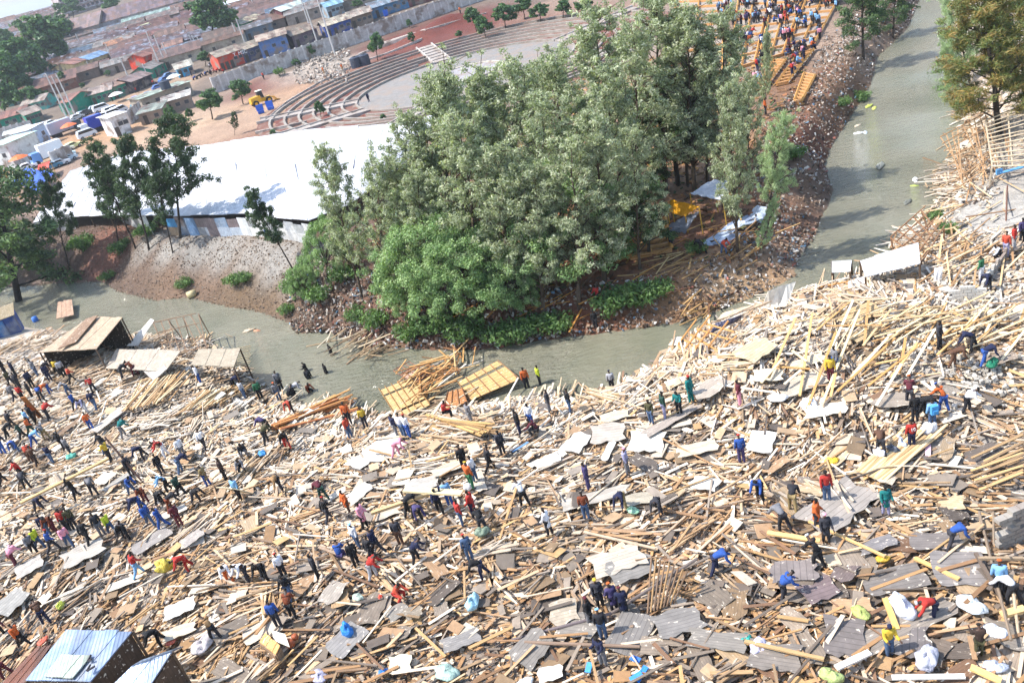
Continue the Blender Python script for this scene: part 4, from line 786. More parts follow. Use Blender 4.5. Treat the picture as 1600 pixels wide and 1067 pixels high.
TLM = [((700,450),'the left of the grove'),((850,250),'the middle of the grove'),((1050,150),'the back of the grove'),((1150,330),'the grey tarp roof'),((500,400),'the white fence'),((230,370),'the white canopy'),((1340,60),'the upper river'),((450,110),'the concrete boundary wall'),((120,60),'the long tiled roof'),((50,150),'the green market sheds'),((330,180),'the brick outhouse'),((620,470),'the near river bank'),((900,480),'the wooded bank'),((780,30),'the red earth heap'),((360,40),'the far shop rows')]
def tree(kind, bx, by, tx, ty, wsc=1.0, label=None, group=None, bark='#4a4036', v=None, dz=0, top_tilt=True):
    B0 = P(bx, by, dz); T0 = at_plane_y(tx, ty, B0[1]); d = T0-B0; h = max(float(np.linalg.norm(d)), .6)
    PR = PROTO[kind]; ph, tm, cm_ = PR[(v if v is not None else random.randrange(len(PR))) % len(PR)]
    ph_ = ph*(1.04 if kind != 'shrub' else 1); s = h/ph_; ws = s*wsc
    yaw = random.uniform(0, 6.28); q = Vector((0, 0, 1)).rotation_difference(Vector(d)); qq = q.to_matrix()@Matrix.Rotation(yaw, 3, 'Z')
    e = qq.to_euler(); nm = NAMES[kind][0]; o = D.objects.new(nm if kind != 'shrub' else 'shrub', None); o.location = tuple(B0); o.rotation_euler = e; o.scale = (ws, ws, s); o.empty_display_size = .5; link(o)
    inst('trunk', tm, o, col=bark); inst('crown' if kind != 'shrub' else 'foliage', cm_, o)
    if kind == 'shrub': o.children[0].name = 'stems'
    if label is None:
        l = sorted(TLM, key=lambda l: math.hypot(l[0][0]-bx, l[0][1]-by))[0][1]; label = f'{NAMES[kind][1]} near {l}'
    LAB.append((o, (tx, ty))); tag(o, label, nm, group); return o
G = 'trees of the riverside grove'
for t in [(566,462,500,215,.75),(600,478,590,235,.9),(640,430,640,160,1.0),(660,480,655,250,1.0),(700,430,690,85,.95),(745,470,725,160,1.0),(760,400,745,90,1),(800,490,775,210,1.05),(850,500,832,240,1),(800,400,800,80,1.0),(850,430,848,130,1),(905,480,890,200,1.05),(880,350,870,70,1.05),(945,440,925,160,1),(960,380,950,80,1),(950,300,930,-10,1.05),(1000,340,990,20,1),(1000,420,985,190,.9),(1040,300,1020,-30,1.05),(1085,300,1070,-15,1),(1075,290,1062,90,1),(1105,285,1100,40,.9),(1152,392,1138,110,.7),(1140,290,1125,0,1),(1170,300,1168,110,.7),(620,470,620,290,.8),(1195,180,1200,40,.5),(690,330,700,110,.8),(870,250,865,60,.9),(780,330,765,110,.9),(840,320,832,85,.9)]:
    tree('grev', *t[:4], wsc=t[4]*1.02, group=G, bark='#5b4c3e')
for t in [(1060,290,1040,120,1.2),(1000,300,985,130,1.1),(900,330,890,190,1.0),(1015,400,1005,270,1.0)]: tree('dark', *t[:4], wsc=t[4], group=G)
for t in [(695,485,675,325,.72),(750,490,742,350,.72),(640,475,632,375,.55),(870,430,878,245,.75),(800,490,800,390,.5),(512,440,505,335,.42),(475,470,466,410,.5),(655,500,650,420,.6),(650,380,640,290,.6),(720,470,715,350,.8)]: tree('layer', *t[:4], wsc=t[4]*1.15, group=G)
for t in [(1200,335,1225,165,.8),(1185,400,1215,300,.5)]: tree('casu', *t[:4], wsc=t[4], group=None)
tree('casu', 1500, 180, 1475, 60, .6); tree('casu', 1515, 130, 1480, -40, .8)
tree('casur', 1562, 210, 1530, -45, 1.35, 'rust brown and green casuarina overhanging the far right shore'); tree('casur', 1600, 160, 1590, -20, 1.0, 'second rust tinged casuarina at the right edge')
tree('dark', 1349, 92, 1345, -45, .95, 'dark green tree with bare trunk above the upper river'); tree('dark', 1395, 60, 1400, -40, 1.0); tree('dark', 1300, 10, 1290, -60, 1.0)
GS = 'sparse trees in front of the white canopy'
for t in [(212,388,140,215,.8),(233,390,190,205,.8),(282,372,268,170,.95),(270,395,235,235,.6),(185,382,165,250,.7)]: tree('sparse', *t[:4], wsc=t[4], group=GS, bark='#3d342e')
tree('sparse', 457, 420, 385, 292, .75, 'small leaning tree with thin trunk before the canopy', bark='#3d342e')
tree('sparse', 110, 425, 70, 260, .6, 'thin half bare tree on the bank left of the canopy', GS, bark='#4a403a')
tree('dark', 33, 487, -12, 250, 1.15, 'massive dark tree with leaning black trunk at the left edge', bark='#1f1a18', v=0); tree('dark', -25, 470, -50, 290, 1.1)
for bx, by, tx, ty, ws in [(72,110,62,25,1.3),(40,140,30,60,1.2),(15,160,5,80,1.2),(100,75,88,25,1.2),(75,80,70,35,1.0),(50,172,48,135,1.5),(90,105,85,60,1.2),(8,180,4,128,1.0),(100,140,94,112,.8),(130,55,125,25,1.9),(150,45,147,22,1.5),(175,25,172,-5,1.3),(335,70,325,-10,1.1),(350,60,352,15,1.0),(322,105,318,80,1.2),(400,10,395,-15,1.2),(115,30,110,-5,1.2),(95,30,92,5,1.2),(140,8,138,-15,1.2),(0,120,-5,60,1.2),(5,100,8,45,1.0)]:
    tree('far', bx, by, tx, ty, ws, group='trees of the distant settlement', bark='#3a332d')
for bx, by, tx, ty, ws in [(332,187,325,140,1.15),(380,163,372,125,1.2),(487,92,485,68,.8),(590,95,585,52,.8),(640,70,643,50,.7),(640,45,638,30,.9),(462,105,462,92,1.6),(502,185,497,158,.8),(600,190,597,178,1.0),(760,62,750,25,1.0),(745,50,735,12,1.0),(790,45,785,5,1.2),(820,30,815,-5,1.2),(845,35,842,5,1.3),(880,30,880,0,1.3),(910,30,915,-5,1.1),(545,70,543,58,1),(718,62,716,48,1),(270,200,262,165,.7),(300,190,292,170,.8),(430,212,423,203,1.3)]:
    tree('far', bx, by, tx, ty, ws, f'young green tree near {sorted(TLM, key=lambda l: math.hypot(l[0][0]-bx, l[0][1]-by))[0][1]}', 'young trees around the amphitheatre')
tree('sparse', 367, 212, 365, 173, .8, 'small blue green tree beside the canopy roof'); 
tree('shrub', 437, 118, 433, 103, .8, 'spiky green plant beside the red earth heap')
for i, (bx, by, s) in enumerate([(130,392,2.6),(62,415,2),(170,438,1.4),(290,450,1.4),(370,445,1.6),(385,440,1.2),(230,370,2.0),(190,395,2.0),(450,490,1.2),(470,455,2.2),(500,470,1.8),(540,440,2),(1000,475,2.2),(960,485,2.4),(1030,462,1.6),(1345,160,1.6),(1316,168,1.4),(1475,150,1.6),(1468,125,1.6),(1460,345,1.0),(1480,365,1.0),(690,520,2.2),(790,535,2.2),(560,500,1.5),(590,510,1.8),(830,525,2.2),(650,530,2.2),(735,530,2.4),(870,520,2.0),(1090,395,1.2),(1240,250,1.6)]):
    p = P(bx, by); o = empty('shrub', p, random.uniform(0, 6)); o.scale = (s*.8, s*.8, s*.8); q = PROTO['shrub'][i % 2]; inst('stems', q[1], o, col='#4a3e30'); inst('foliage', q[2], o)
    tag(o, 'low green shrub on the bank near '+sorted(LM+TLM, key=lambda l: math.hypot(l[0][0]-bx, l[0][1]-by))[0][1], 'shrub', 'shrubs on the banks'); LAB.append((o, (bx, by)))
# orange blossom tree top at the far left edge
V, Fc, col = leafcloud([(0, 0, 0, .9), (.9, .2, .3, .8), (-.8, 0, .5, .8), (.2, .3, 1.0, .7)], 700, .3, seed=5, base=('#e0a020', '#d98a1c', '#7c8a30')); 
p = P(2, 330, 0); o = empty('flowering_tree', p); h = 4.5
inst('trunk', trunkmesh([((0, 0, -.5), (0, 0, h), .15, .08)]), o, col='#3d342e'); inst('crown', mesh_np('bl', V, Fc, col, MT['leaf']), o, (0, 0, h), sc=(2.2, 2.2, 1.6)); tag(o, 'orange yellow flowering tree behind the dark tree at the left edge', 'tree')
# ------------------------------------------------------------------ structures on the near bank
def quadpts(pp, z): return [plane(x, y, zz) for (x, y), zz in zip(pp, z if isinstance(z, (list, tuple)) else [z]*4)]
def lerp(a, b_, t): return np.array(a)+(np.array(b_)-np.array(a))*t
def frame_panel(name, cat, q, nb, label, col, battcol, cross=0, sheet=True, thick=.05, bw=.04, matn='board', group=None, gaps=0):
    """panel on a grid of battens; q = four corners (ring order)"""
    o = empty(name, q[0]); off = q[0]
    if sheet:
        n = max(6, int(np.linalg.norm(q[1]-q[0])/.28)); mb = MB()
        for i in range(n):
            if gaps and random.random() < gaps: continue
            a0, a1 = lerp(q[0], q[1], (i+.04)/n), lerp(q[0], q[1], (i+.97)/n); b0, b1 = lerp(q[3], q[2], (i+.04)/n), lerp(q[3], q[2], (i+.97)/n)
            e = random.uniform(-.03, .03)
            mb.slab([a0-off, a1-off, lerp(b1, a1, e)-off, lerp(b0, a0, e)-off], thick)
        mb.obj('panel', MT[matn], o, col)
    up = np.array([0, 0, bw*.8])
    for i in range(nb+1):
        a, b_ = lerp(q[0], q[3], i/nb)-off, lerp(q[1], q[2], i/nb)-off; MB().tube(a+up, b_+up, bw, bw, 4).obj('batten', MT['woodobj'], o, battcol)
    for i in range(cross+1 if cross else 0):
        a, b_ = lerp(q[0], q[1], i/cross)-off, lerp(q[3], q[2], i/cross)-off; MB().tube(a+2.6*up, b_+2.6*up, bw, bw, 4).obj('cross_batten', MT['woodobj'], o, battcol)
    tag(o, label, cat, group); return o
frame_panel('wooden_raft', 'raft', quadpts([(592,607),(622,655),(672,632),(640,588)], -1.5), 5, 'orange plank raft of a fallen roof in the river, the left one', '#cfa873', '#94703f', 0, gaps=.14)
frame_panel('wooden_raft', 'raft', quadpts([(715,597),(735,625),(812,592),(778,563)], [-1.5, -1.6, -1.3, -1.1]), 5, 'orange slatted roof panel lying in the river, the right one', '#c9a06a', '#8a6642', 0, gaps=.12)
frame_panel('wooden_raft', 'panel', quadpts([(693,640),(700,612),(722,606),(730,628)], -1.3), 3, 'small brown slatted panel half sunk between the two rafts', '#b27a4a', '#7f5434')
frame_panel('wooden_raft', 'raft', quadpts([(615,580),(650,600),(672,585),(640,566)], -1.6), 4, 'broken grey and red raft behind the left raft', '#b39a88', '#8d5f4a', 3, gaps=.4)
OR = ['#c99a60', '#b27f4c', '#d6b07a', '#96683f']
STK = [[], [], [], []]
def sticks(n, cx, cy, sx, sy, ang, cols, label, group, ln=(1.5, 3.5), w=(.06, .14), z=-1.7, dz=None):
    for k in range(n):
        px, py = cx+random.gauss(0, sx), cy+random.gauss(0, sy); p = plane(px, py, z+random.random()*.6) if dz is None else P(px, py, dz+random.random()*.4)
        a = np.array([ang+random.gauss(0, .45)]); b_ = np.array([random.gauss(0, .12)]); c = np.array([random.gauss(0, .1)])
        STK[0].append(p); STK[1].append(np.array([random.uniform(*ln)/2, random.uniform(*w)/2, .025])); STK[2].append((rotz(a)@roty(b_)@rotx(c))[0]); STK[3].append(np.array(lin(random.choice(cols)))*random.uniform(.8, 1.1))
sticks(34, 665, 595, 16, 12, .9, OR, 'orange plank heaped on the left raft', 'planks heaped on the rafts')
sticks(26, 680, 572, 18, 8, .3, OR+['#cfc7bb'], 'plank drifting behind the left raft', 'planks drifting behind the rafts')
sticks(10, 715, 560, 8, 10, 1.3, OR, 'plank against the far bank behind the rafts', 'planks drifting behind the rafts')
sticks(26, 560, 530, 24, 10, .75, ['#c7b294', '#a58c6c', '#8b7459', '#d9cbb4'], 'brown pole piled at the foot of the wooded bank', 'poles at the foot of the wooded bank', z=-1.6)
sticks(16, 590, 548, 24, 3, .05, ['#c7b294', '#a58c6c', '#8b7459'], 'plank floating below the wooded bank', 'poles at the foot of the wooded bank', z=-1.9)
sticks(26, 700, 630, 50, 10, .6, ['#d8c8aa', '#b89a74', '#8d745a'], 'plank afloat between rafts and shore', 'planks drifting by the shore', z=-1.9)
sticks(14, 1075, 418, 24, 12, .3, ['#d2b27e', '#b08d5c'], 'squared plank on the brown point below the yellow tent', 'planks below the yellow tent', dz=.1, ln=(2, 4.5))
sticks(24, 1150, 375, 34, 16, .6, ['#b08d5c', '#8d6a45', '#c9a16a'], 'plank lying around the tents', 'planks around the tents', dz=.1, ln=(1.5, 4))
sticks(16, 1110, 470, 30, 14, .8, ['#b08d5c', '#8d6a45', '#c9a16a', '#6e4e38'], 'pole on the point beside the blocked river', 'poles on the point', dz=.1, ln=(2, 4.5))
sticks(14, 960, 372, 40, 16, .3, ['#c58b42', '#b0793a'], 'orange edge board on the ground under the trees', 'edge boards under the trees', dz=.1, ln=(2.5, 5))
sticks(10, 850, 470, 60, 14, .4, ['#c58b42', '#b0793a'], 'orange edge board on the ground under the front trees', 'edge boards under the front trees', dz=.1, ln=(2.5, 5))
sticks(60, 1520, 245, 34, 50, .9, ['#caa57c', '#b38a62', '#9c7653', '#d9bd98'], 'thin pole on the pale slope at the right', 'poles on the right slope', dz=.15, ln=(2.5, 5.5), w=(.06, .1))
sticks(44, 1500, 395, 45, 22, .6, ['#d8b98c', '#b8936a', '#e0c8a0', '#a9835c'], 'pole in the tangle right of the white roof sheets', 'poles beside the white roof sheets', dz=.5, ln=(2, 4.5), w=(.07, .13))
sticks(30, 1370, 500, 70, 12, .3, ['#d8b98c', '#c79c66', '#e8d3ac'], 'plank laid along the foot of the wrecked frame', 'planks at the foot of the wrecked frame', dz=.6, ln=(2.5, 5))
sticks(26, 1540, 510, 45, 14, .35, ['#d8b98c', '#c79c66', '#e8d3ac'], 'plank on the right slope below the block wall', 'planks below the block wall', dz=.6, ln=(2.5, 5))
for (px, py, s, c, t) in [(390,518,1.1,'#c9b59a','small flat plank raft drifting in the left river'),(402,518,.8,'#c48a6a','reddish board floating in the left river'),(1358,168,1.2,'#b9c05e','yellow green foam slab floating in the upper river'),(1366,171,1.0,'#c9cc6a','second yellow foam slab beside the first'),(1342,210,1.0,'#d6d9dc','white lump drifting in the upper river'),(1352,209,.9,'#c5cdd3','grey white lump beside the drifting white lump'),(1340,198,.8,'#d8c7b0','pale lump near the left upper bank'),(1430,283,1.0,'#d9dde0','white rag in the upper river'),(1429,292,.7,'#a3b35a','yellow green scrap in the upper river'),(1500,200,1.0,'#e8e6e0','white slab beside the rust casuarina'),(1375,262,1.5,'#8a8c84','grey rock in the middle of the upper river'),(1418,318,1.1,'#75776f','low dark rock near the right shore')]:
    o = inst('floating_debris', BAG[2], None, plane(px, py, WZ-.08), (0, 0, random.uniform(0, 3)), (s, s*.6, s*.7), c); tag(o, t, 'debris'); LAB.append((o, (px, py)))
tag(link(D.objects.new('driftwood_poles', boxes('driftwood_poles', *[np.array(q) for q in STK], MT['wood']))), 'loose poles and planks drifting in the river and lying on its far banks', 'loose poles', kind='stuff')
# lattice frames
def lattice(name, q, nu, nv, col, label, cat, r=.06, z=None, legs=0, legh=1.6, jit=.25):
    o = empty(name, q[0]); off = q[0]
    for i in range(nu+1):
        t = i/nu; a, b_ = lerp(q[0], q[1], t), lerp(q[3], q[2], t); j = np.array([random.gauss(0, jit) for _ in range(3)])*[1, 1, .5]
        MB().tube(a-off, b_-off+j, r, r*.8, 5).obj('rafter', MT['woodobj'], o, col)
    for i in range(nv+1):
        t = i/nv; a, b_ = lerp(q[0], q[3], t), lerp(q[1], q[2], t); j = np.array([random.gauss(0, jit) for _ in range(3)])*[1, 1, .5]
        MB().tube(a-off+[0, 0, r*1.6], b_-off+j+[0, 0, r*1.6], r, r*.8, 5).obj('batten', MT['woodobj'], o, col)
    for i in range(legs):
        c = q[i % 4] if i < 4 else lerp(q[0], q[1], (i-3)/(legs-3)); MB().tube(c-off, c-off-[random.gauss(0, .2), random.gauss(0, .2), legh], r, r, 5).obj('post', MT['woodobj'], o, col)
    tag(o, label, cat); return o
lattice('roof_skeleton', quadpts([(1392,372),(1440,330),(1475,358),(1440,412)], [0, .8, 1.2, .5]), 4, 5, '#8f6a4c', 'bare brown roof frame tipped over the water right of the white sheets', 'frame', legs=4)
lattice('floor_skeleton', quadpts([(1300,470),(1430,432),(1445,462),(1318,492)], [.4, .6, .9, .6]), 9, 3, '#c69a62', 'wrecked wooden floor frame under the white roof sheets', 'frame', .07, legs=4, legh=1.8)
lattice('floor_skeleton', quadpts([(1262,455),(1335,440),(1345,475),(1275,490)], [0, .2, .9, .6]), 6, 2, '#c18f55', 'broken orange end frame nearest the blocked river', 'frame', .07, legs=3)
lattice('floor_skeleton', quadpts([(240,505),(310,490),(330,545),(262,555)], [.8, 1.0, .3, .2]), 6, 3, '#8a6f58', 'spindly brown post frame at the water beside the rickety shack', 'frame', .05, legs=6, legh=2.4)
lattice('pole_lattice', quadpts([(1470,215),(1540,180),(1560,255),(1490,300)], [.6, .9, 1.2, .4]), 8, 7, '#b58f68', 'lattice of thin poles on the shore under the rust casuarina', 'frame', .05, jit=.4)
lattice('pole_lattice', quadpts([(1540,190),(1610,165),(1610,260),(1550,262)], [1.8, 2.2, 2.2, 1.6]), 2, 12, '#c9b79c', 'pale ladder like decking at the right edge', 'frame', .06, jit=.1, legs=4, legh=2)
lattice('floor_skeleton', quadpts([(1060,540),(1100,505),(1150,520),(1105,570)], [.2, 1.6, 1.9, .6]), 4, 4, '#c69156', 'tilted orange frame where the timber meets the river', 'frame', .07, jit=.4)
def sheetroof(name, cat, q, col, label, m='tin', posts=True, walls=None, th=.06, nstrip=6, wallcol='#8a7058'):
    o = empty(name, q[0]); off = q[0]; mb = MB()
    for i in range(nstrip):
        a0, a1, b0, b1 = lerp(q[0], q[1], i/nstrip), lerp(q[0], q[1], (i+1.04)/nstrip), lerp(q[3], q[2], i/nstrip), lerp(q[3], q[2], (i+1.04)/nstrip); dz = np.array([0, 0, .025*(i % 2)]); e = random.uniform(-.03, .03)
        mb.slab([a0-off+dz, a1-off+dz, lerp(b1, a1, e)-off+dz, lerp(b0, a0, e)-off+dz], th)
    mb.obj('roof', MT[m], o, col)
    if posts:
        for c in q: 
            g = g1(c[0], c[1]); MB().tube(c-off-[0, 0, .05], (c[0]-off[0], c[1]-off[1], g-off[2]-.3), .07, .07, 5).obj('post', MT['woodobj'], o, '#5d4a3a')
    if walls:
        for i, j in walls:
            a, b_ = q[i], q[j]; cen = sum(q)/4; a = lerp(a, cen, .06); b_ = lerp(b_, cen, .06); ga, gb = g1(a[0], a[1])-.3, g1(b_[0], b_[1])-.3
            n = np.array([-(b_-a)[1], (b_-a)[0], 0]); n = n/np.linalg.norm(n)*.06
            bot = [np.array([a[0], a[1], ga]), np.array([b_[0], b_[1], gb])]; top = [a-[0, 0, .12], b_-[0, 0, .12]]
            MB().hexa([bot[0]-off-n, bot[1]-off-n, bot[1]-off+n, bot[0]-off+n], [top[0]-off-n, top[1]-off-n, top[1]-off+n, top[0]-off+n]).obj('wall', MT['board'], o, wallcol)
    tag(o, label, cat); LAB.append((o, project(*off))); return o
zq = lambda pp, zs: [plane(x, y, z) for (x, y), z in zip(pp, zs)]
sheetroof('shack', 'shack', zq([(62,550),(150,545),(190,497),(140,495)], [2.6, 2.6, 3.2, 3.2]), '#b09a82', 'rickety open shack with sagging grey brown roof beside the left river', 'board', True, [(3, 2), (0, 3)], wallcol='#33291f')  # back and side walls added near-black: interior shade is put into their colour
sheetroof('roof_sheet', 'roof', zq([(90,545),(118,535),(152,494),(135,497)], [2.9, 2.9, 3.4, 3.4]), '#8f735c', 'brown overlapping roof strip on top of the rickety shack', 'board', False, nstrip=2)
sheetroof('roof_sheet', 'roof', zq([(298,570),(365,573),(375,545),(310,545)], [1.4, 1.4, 1.0, 1.0]), '#ac9f8b', 'square pale roof jutting over the water on poles', 'board', True)
for k in range(10): beam((362,573-k*3),(392+random.uniform(-3,4),567-k*3),.1,.06,'#d9c29c','pale rafter end sticking out of the jutting roof','rafter',1.6,1.5,'rafter',group='rafter ends of the jutting roof')
sheetroof('collapsed_roof', 'roof', zq([(165,575),(258,580),(282,548),(182,545)], [.8, 1.4, 2.2, 1.6]), '#a69a8c', 'collapsed cream roof behind the timber bundle', 'board', False)
sheetroof('collapsed_roof', 'roof', zq([(205,562),(240,595),(262,575),(232,545)], [1.0, 1.0, 1.6, 1.6]), '#a8a29c', 'grey sheet of the collapsed roof sliding down', 'board', False)
sheetroof('roof_sheet', 'roof', zq([(198,540),(215,540),(241,500),(236,497)], [.6, .6, 2.4, 2.4]), '#e4ddd4', 'narrow white sheet leaning beside the rickety shack', 'white', False, nstrip=2)
for k in range(30): beam((190+k*2.4+random.gauss(0,4),642-k*.6),(232+k*2.2+random.gauss(0,5),592-k*.4+random.gauss(0,4)),.1,.06,['#d2b184','#b18b5e','#8f6c47','#e0c9a2'][k%4],'plank of the bundle sliding below the collapsed roofs','plank',.6,.9,'plank',group='planks bundled below the collapsed roofs')
for k in range(26): beam((275+k*3+random.gauss(0,6),650-k*1.0),(325+k*2.6+random.gauss(0,6),610-k*.5),.1,.06,['#d2b184','#b18b5e','#e8d6b2'][k%3],'plank of the stack behind the shore at the left','plank',.6,.9,'plank',group='planks stacked behind the left shore')
sheetroof('metal_shed', 'shed', zq([(40,1062),(140,1064),(206,985),(103,984)], [3.0, 3.0, 3.4, 3.4]), '#93a9cc', 'shed with pale blue corrugated iron roof at the bottom left corner', 'tin', True, [(0, 1), (1, 2), (3, 2)], nstrip=5, wallcol='#4f3d2f')
sheetroof('roof_patch', 'roof sheet', zq([(68,1056),(112,1059),(142,1023),(95,1022)], [3.16, 3.16, 3.34, 3.34]), '#aab5a8', 'greenish grey patch sheet on the iron roof', 'tin', False, nstrip=3)
sheetroof('rusty_roof', 'roof', zq([(-10,1080),(40,1066),(80,1008),(58,1010)], [2.2, 2.4, 2.8, 2.7]), '#7a4a38', 'rust brown corrugated roof left of the metal shed', 'roof', False, [(1, 2)])
sheetroof('metal_shed', 'shed', zq([(165,1080),(225,1085),(268,1018),(206,1040)], [2.6, 2.6, 3.1, 3.0]), '#9fb4d6', 'second shed with bright corrugated roof at the bottom left', 'tin', True, [(1, 2)], nstrip=4, wallcol='#4f3d2f')
sheetroof('roof_patch', 'roof sheet', zq([(205,1040),(265,1018),(285,1010),(222,1030)], [3.1, 3.15, 3.2, 3.2]), '#8f98a6', 'grey strip at the top of the second bright roof', 'tin', False, nstrip=2)
for (a, b_, c, d) in [((136,1048),(148,1040),.1,0),((138,1032),(143,1029),.1,0)]: 
    p = plane(*a, 3.3); q = plane(*b_, 3.35); o = MB().tube((0, 0, 0), q-p, .05, .05, 5).tube((0, 0, .02), ((q-p)[0]*.2, .3, .03), .05, .05, 5).obj('metal_bracket', MT['plain'], None, '#3a3438', loc=tuple(p)); tag(o, 'dark metal bracket lying on the pale blue roof', 'bracket', 'brackets on the iron roof')
sheetroof('roof_sheet', 'roof sheet', zq([(1352,432),(1437,412),(1434,380),(1344,407)], [1.6, 1.9, 1.9, 1.6]), '#d9dadc', 'big clean white roof sheet over the frame by the river', 'white', True, nstrip=4)
sheetroof('roof_sheet', 'roof sheet', zq([(1300,425),(1328,424),(1330,407),(1300,408)], [.8, .8, .9, .9]), '#e9ecf2', 'small white sheet on a slatted base at the water', 'white', True, nstrip=2)
sheetroof('roof_sheet', 'roof sheet', zq([(1325,465),(1352,458),(1350,432),(1325,440)], [.5, .5, 1.0, 1.0]), '#f0eeee', 'white sheet hanging on the wrecked frame', 'white', False, nstrip=2)
sheetroof('roof_sheet', 'roof sheet', zq([(1458,450),(1470,448),(1473,418),(1460,418)], [.4, .4, 1.8, 1.8]), '#f2f2f4', 'upright white sheet right of the wrecked frame', 'white', False, nstrip=2)
sheetroof('roof_sheet', 'roof sheet', zq([(1190,480),(1228,478),(1243,440),(1200,455)], [.4, .6, 2.0, 1.8]), '#f0ece2', 'bent cream white sheet where timber meets the upper river', 'white', False, nstrip=3)
sheetroof('roof_sheet', 'roof sheet', zq([(1120,500),(1190,478),(1205,470),(1130,488)], [1.2, 1.6, 1.9, 1.5]), '#dcc0a2', 'long pinkish beige board along the top of the river heap', 'board', False, nstrip=3)
sheetroof('roof_sheet', 'roof sheet', zq([(1110,520),(1150,502),(1160,492),(1118,505)], [1.0, 1.0, 1.4, 1.3]), '#58586e', 'dark blue grey corrugated sheet in the river heap', 'tin', False, nstrip=3)
sheetroof('dresser', 'furniture', zq([(405,1002),(430,1022),(437,1008),(414,988)], [1.3, 1.3, 1.4, 1.4]), '#cfa064', 'overturned wooden shelf unit below the man in blue', 'board', False, [(0, 1), (1, 2)], nstrip=5)
sheetroof('board', 'board', zq([(428,1000),(452,1010),(445,990),(425,985)], [1.2, 1.2, 1.3, 1.3]), '#ece9d8', 'ivory board beside the overturned shelf unit', 'board', False, nstrip=2)
o = MB().lathe((0, 0, .35), [(.2, -.3), (.34, -.2), (.36, .15), (.2, .32)], 10).lathe((.3, .55, .3), [(.15, -.25), (.27, -.1), (.25, .2), (.12, .28)], 10).obj('clay_pot', MT['plain'], None, '#a0512c', True, loc=tuple(P(456,1010,.45))); o.scale = (.6,)*3; tag(o, 'rust red clay pots leaning beside the overturned shelf', 'pot')
# block wall remnant, slab, pit wall at right
def blockwall(px0, px1, h, label, col='#c9c4bb', dz=.2, th=.15):
    a, b_ = P(*px0, dz), P(*px1, dz); L = np.linalg.norm((b_-a)[:2]); an = math.atan2((b_-a)[1], (b_-a)[0]); o = empty('block_wall', a, an); r = 0
    z = 0; mb = MB()
    while z < h:
        x = -(r % 2)*.2
        while x < L:
            if not (z > h*.6 and random.random() < .35): mb.box((x+.19, 0, z+.095), (.19-.006, th/2, .095-.006))
            x += .39
        z += .2; r += 1
    mb.obj('blocks', MT['wall'], o, col); MB().box((L/2, 0, -.3), (L/2, th/2-.03, .3)).obj('footing', MT['wall'], o, '#8d8880'); tag(o, label, 'wall'); return o
blockwall((1488,473),(1530,470),1.0,'broken block wall remnant standing in the rubble on the right slope')
blockwall((1535,455),(1570,412),.7,'low block wall rising towards the red clad people')
blockwall((1562,880),(1612,860),2.6,'grey stone wall of the pit at the right edge','#a09a92',-.5,.3)
beam((1530,800),(1580,1000),.12,.12,'#8c7a68','long weathered pole leaning across the pit','pole',.6,1.0,'pole',rnd=True)
beam((1552,800),(1553,850),.1,.1,'#a08a72','upright pole at the pit edge','pole',.3,2.2,'pole',rnd=True)
beam((1525,865),(1565,935),.14,.12,'#6f6054','dark beam along the pit edge','beam',.8,.6)
beam((1530,872),(1600,872),.12,.1,'#9a866e','cross beam over the pit','beam',1.0,1.2)
beam((1580,898),(1592,995),.12,.1,'#b8a48a','pale post at the right of the pit','pole',1.0,.6,'pole',rnd=True)
beam((1565,960),(1602,950),.3,.12,'#dcb880','bright beam end near the pit','beam',.8,.8)
beam((1521,318),(1568,270),.12,.12,'#7d6a5e','brown pole lying on the pale ground','pole',.1,.2,'pole',rnd=True)
beam((1572,345),(1574,290),.12,.12,'#8a6658','reddish brown post standing on the pale ground','pole',.0,2.5,'pole',rnd=True)
beam((1575,398),(1600,375),.3,.1,'#3c3030','dark beam under the red clad people','beam',.4,.4)
o = MB().box((0, 0, 0), (1.3, .16, .03)).box((-1.3, .2, .03), (.2, .12, .2)).obj('painted_board', MT['plain'], None, '#5f9ccc', loc=tuple(P(1590,263,.6))); tag(o, 'sky blue board end at the right edge', 'board')
o = MB().tube((0, 0, 0), (.9, .1, .05), .38, .42, 12).obj('drum', MT['plain'], None, '#c2b286', True, loc=tuple(P(293,462,.35))); tag(o, 'pale yellow drum washed up on the left bank', 'drum')
sheetroof('wooden_raft', 'raft', zq([(88,498),(115,492),(112,468),(90,472)], [-1.4, -1.5, -1.2, -1.1]), '#b5947c', 'broken brown slatted door in the left river', 'board', False, nstrip=7)
o = empty('blue_shed', P(20, 522, .1)); q0 = np.array(o.location)
# blue shed left
A0 = zq([(-30,530),(15,525),(37,515),(-5,500)], [-.2]*4)
cen = sum(A0)/4
w_, d_2 = 3.4, 2.6; o.rotation_euler = (0, 0, .35); o.location = tuple(P(8, 522, 0)); 
MB().hexa([(-w_/2, -d_2/2, -.4), (w_/2, -d_2/2, -.4), (w_/2, d_2/2, -.4), (-w_/2, d_2/2, -.4)], [(-w_/2, -d_2/2, 1.9), (w_/2, -d_2/2, 1.9), (w_/2, d_2/2, 2.3), (-w_/2, d_2/2, 2.3)]).obj('wall', MT['tin'], o, '#1f57b4')
MB().slab([(-w_/2-.2, -d_2/2-.2, 1.98), (w_/2+.2, -d_2/2-.2, 1.98), (w_/2+.2, d_2/2+.2, 2.42), (-w_/2-.2, d_2/2+.2, 2.42)], .06).obj('roof', MT['board'], o, '#8f8064'); MB().box((.2, -d_2/2-.04, .8), (.4, .03, .9)).obj('door', MT['tin'], o, '#4a8ad0')
tag(o, 'blue metal shed with brown flat roof under the dark tree at the left edge', 'shed')
o = MB().lathe((0, 0, .4), [(.3, -.4), (.33, 0), (.3, .4)], 10).obj('barrel', MT['plain'], None, '#2d6cc0', True, loc=tuple(P(58,505,.1))); tag(o, 'blue barrel beside the dark drift pile at the left', 'barrel')
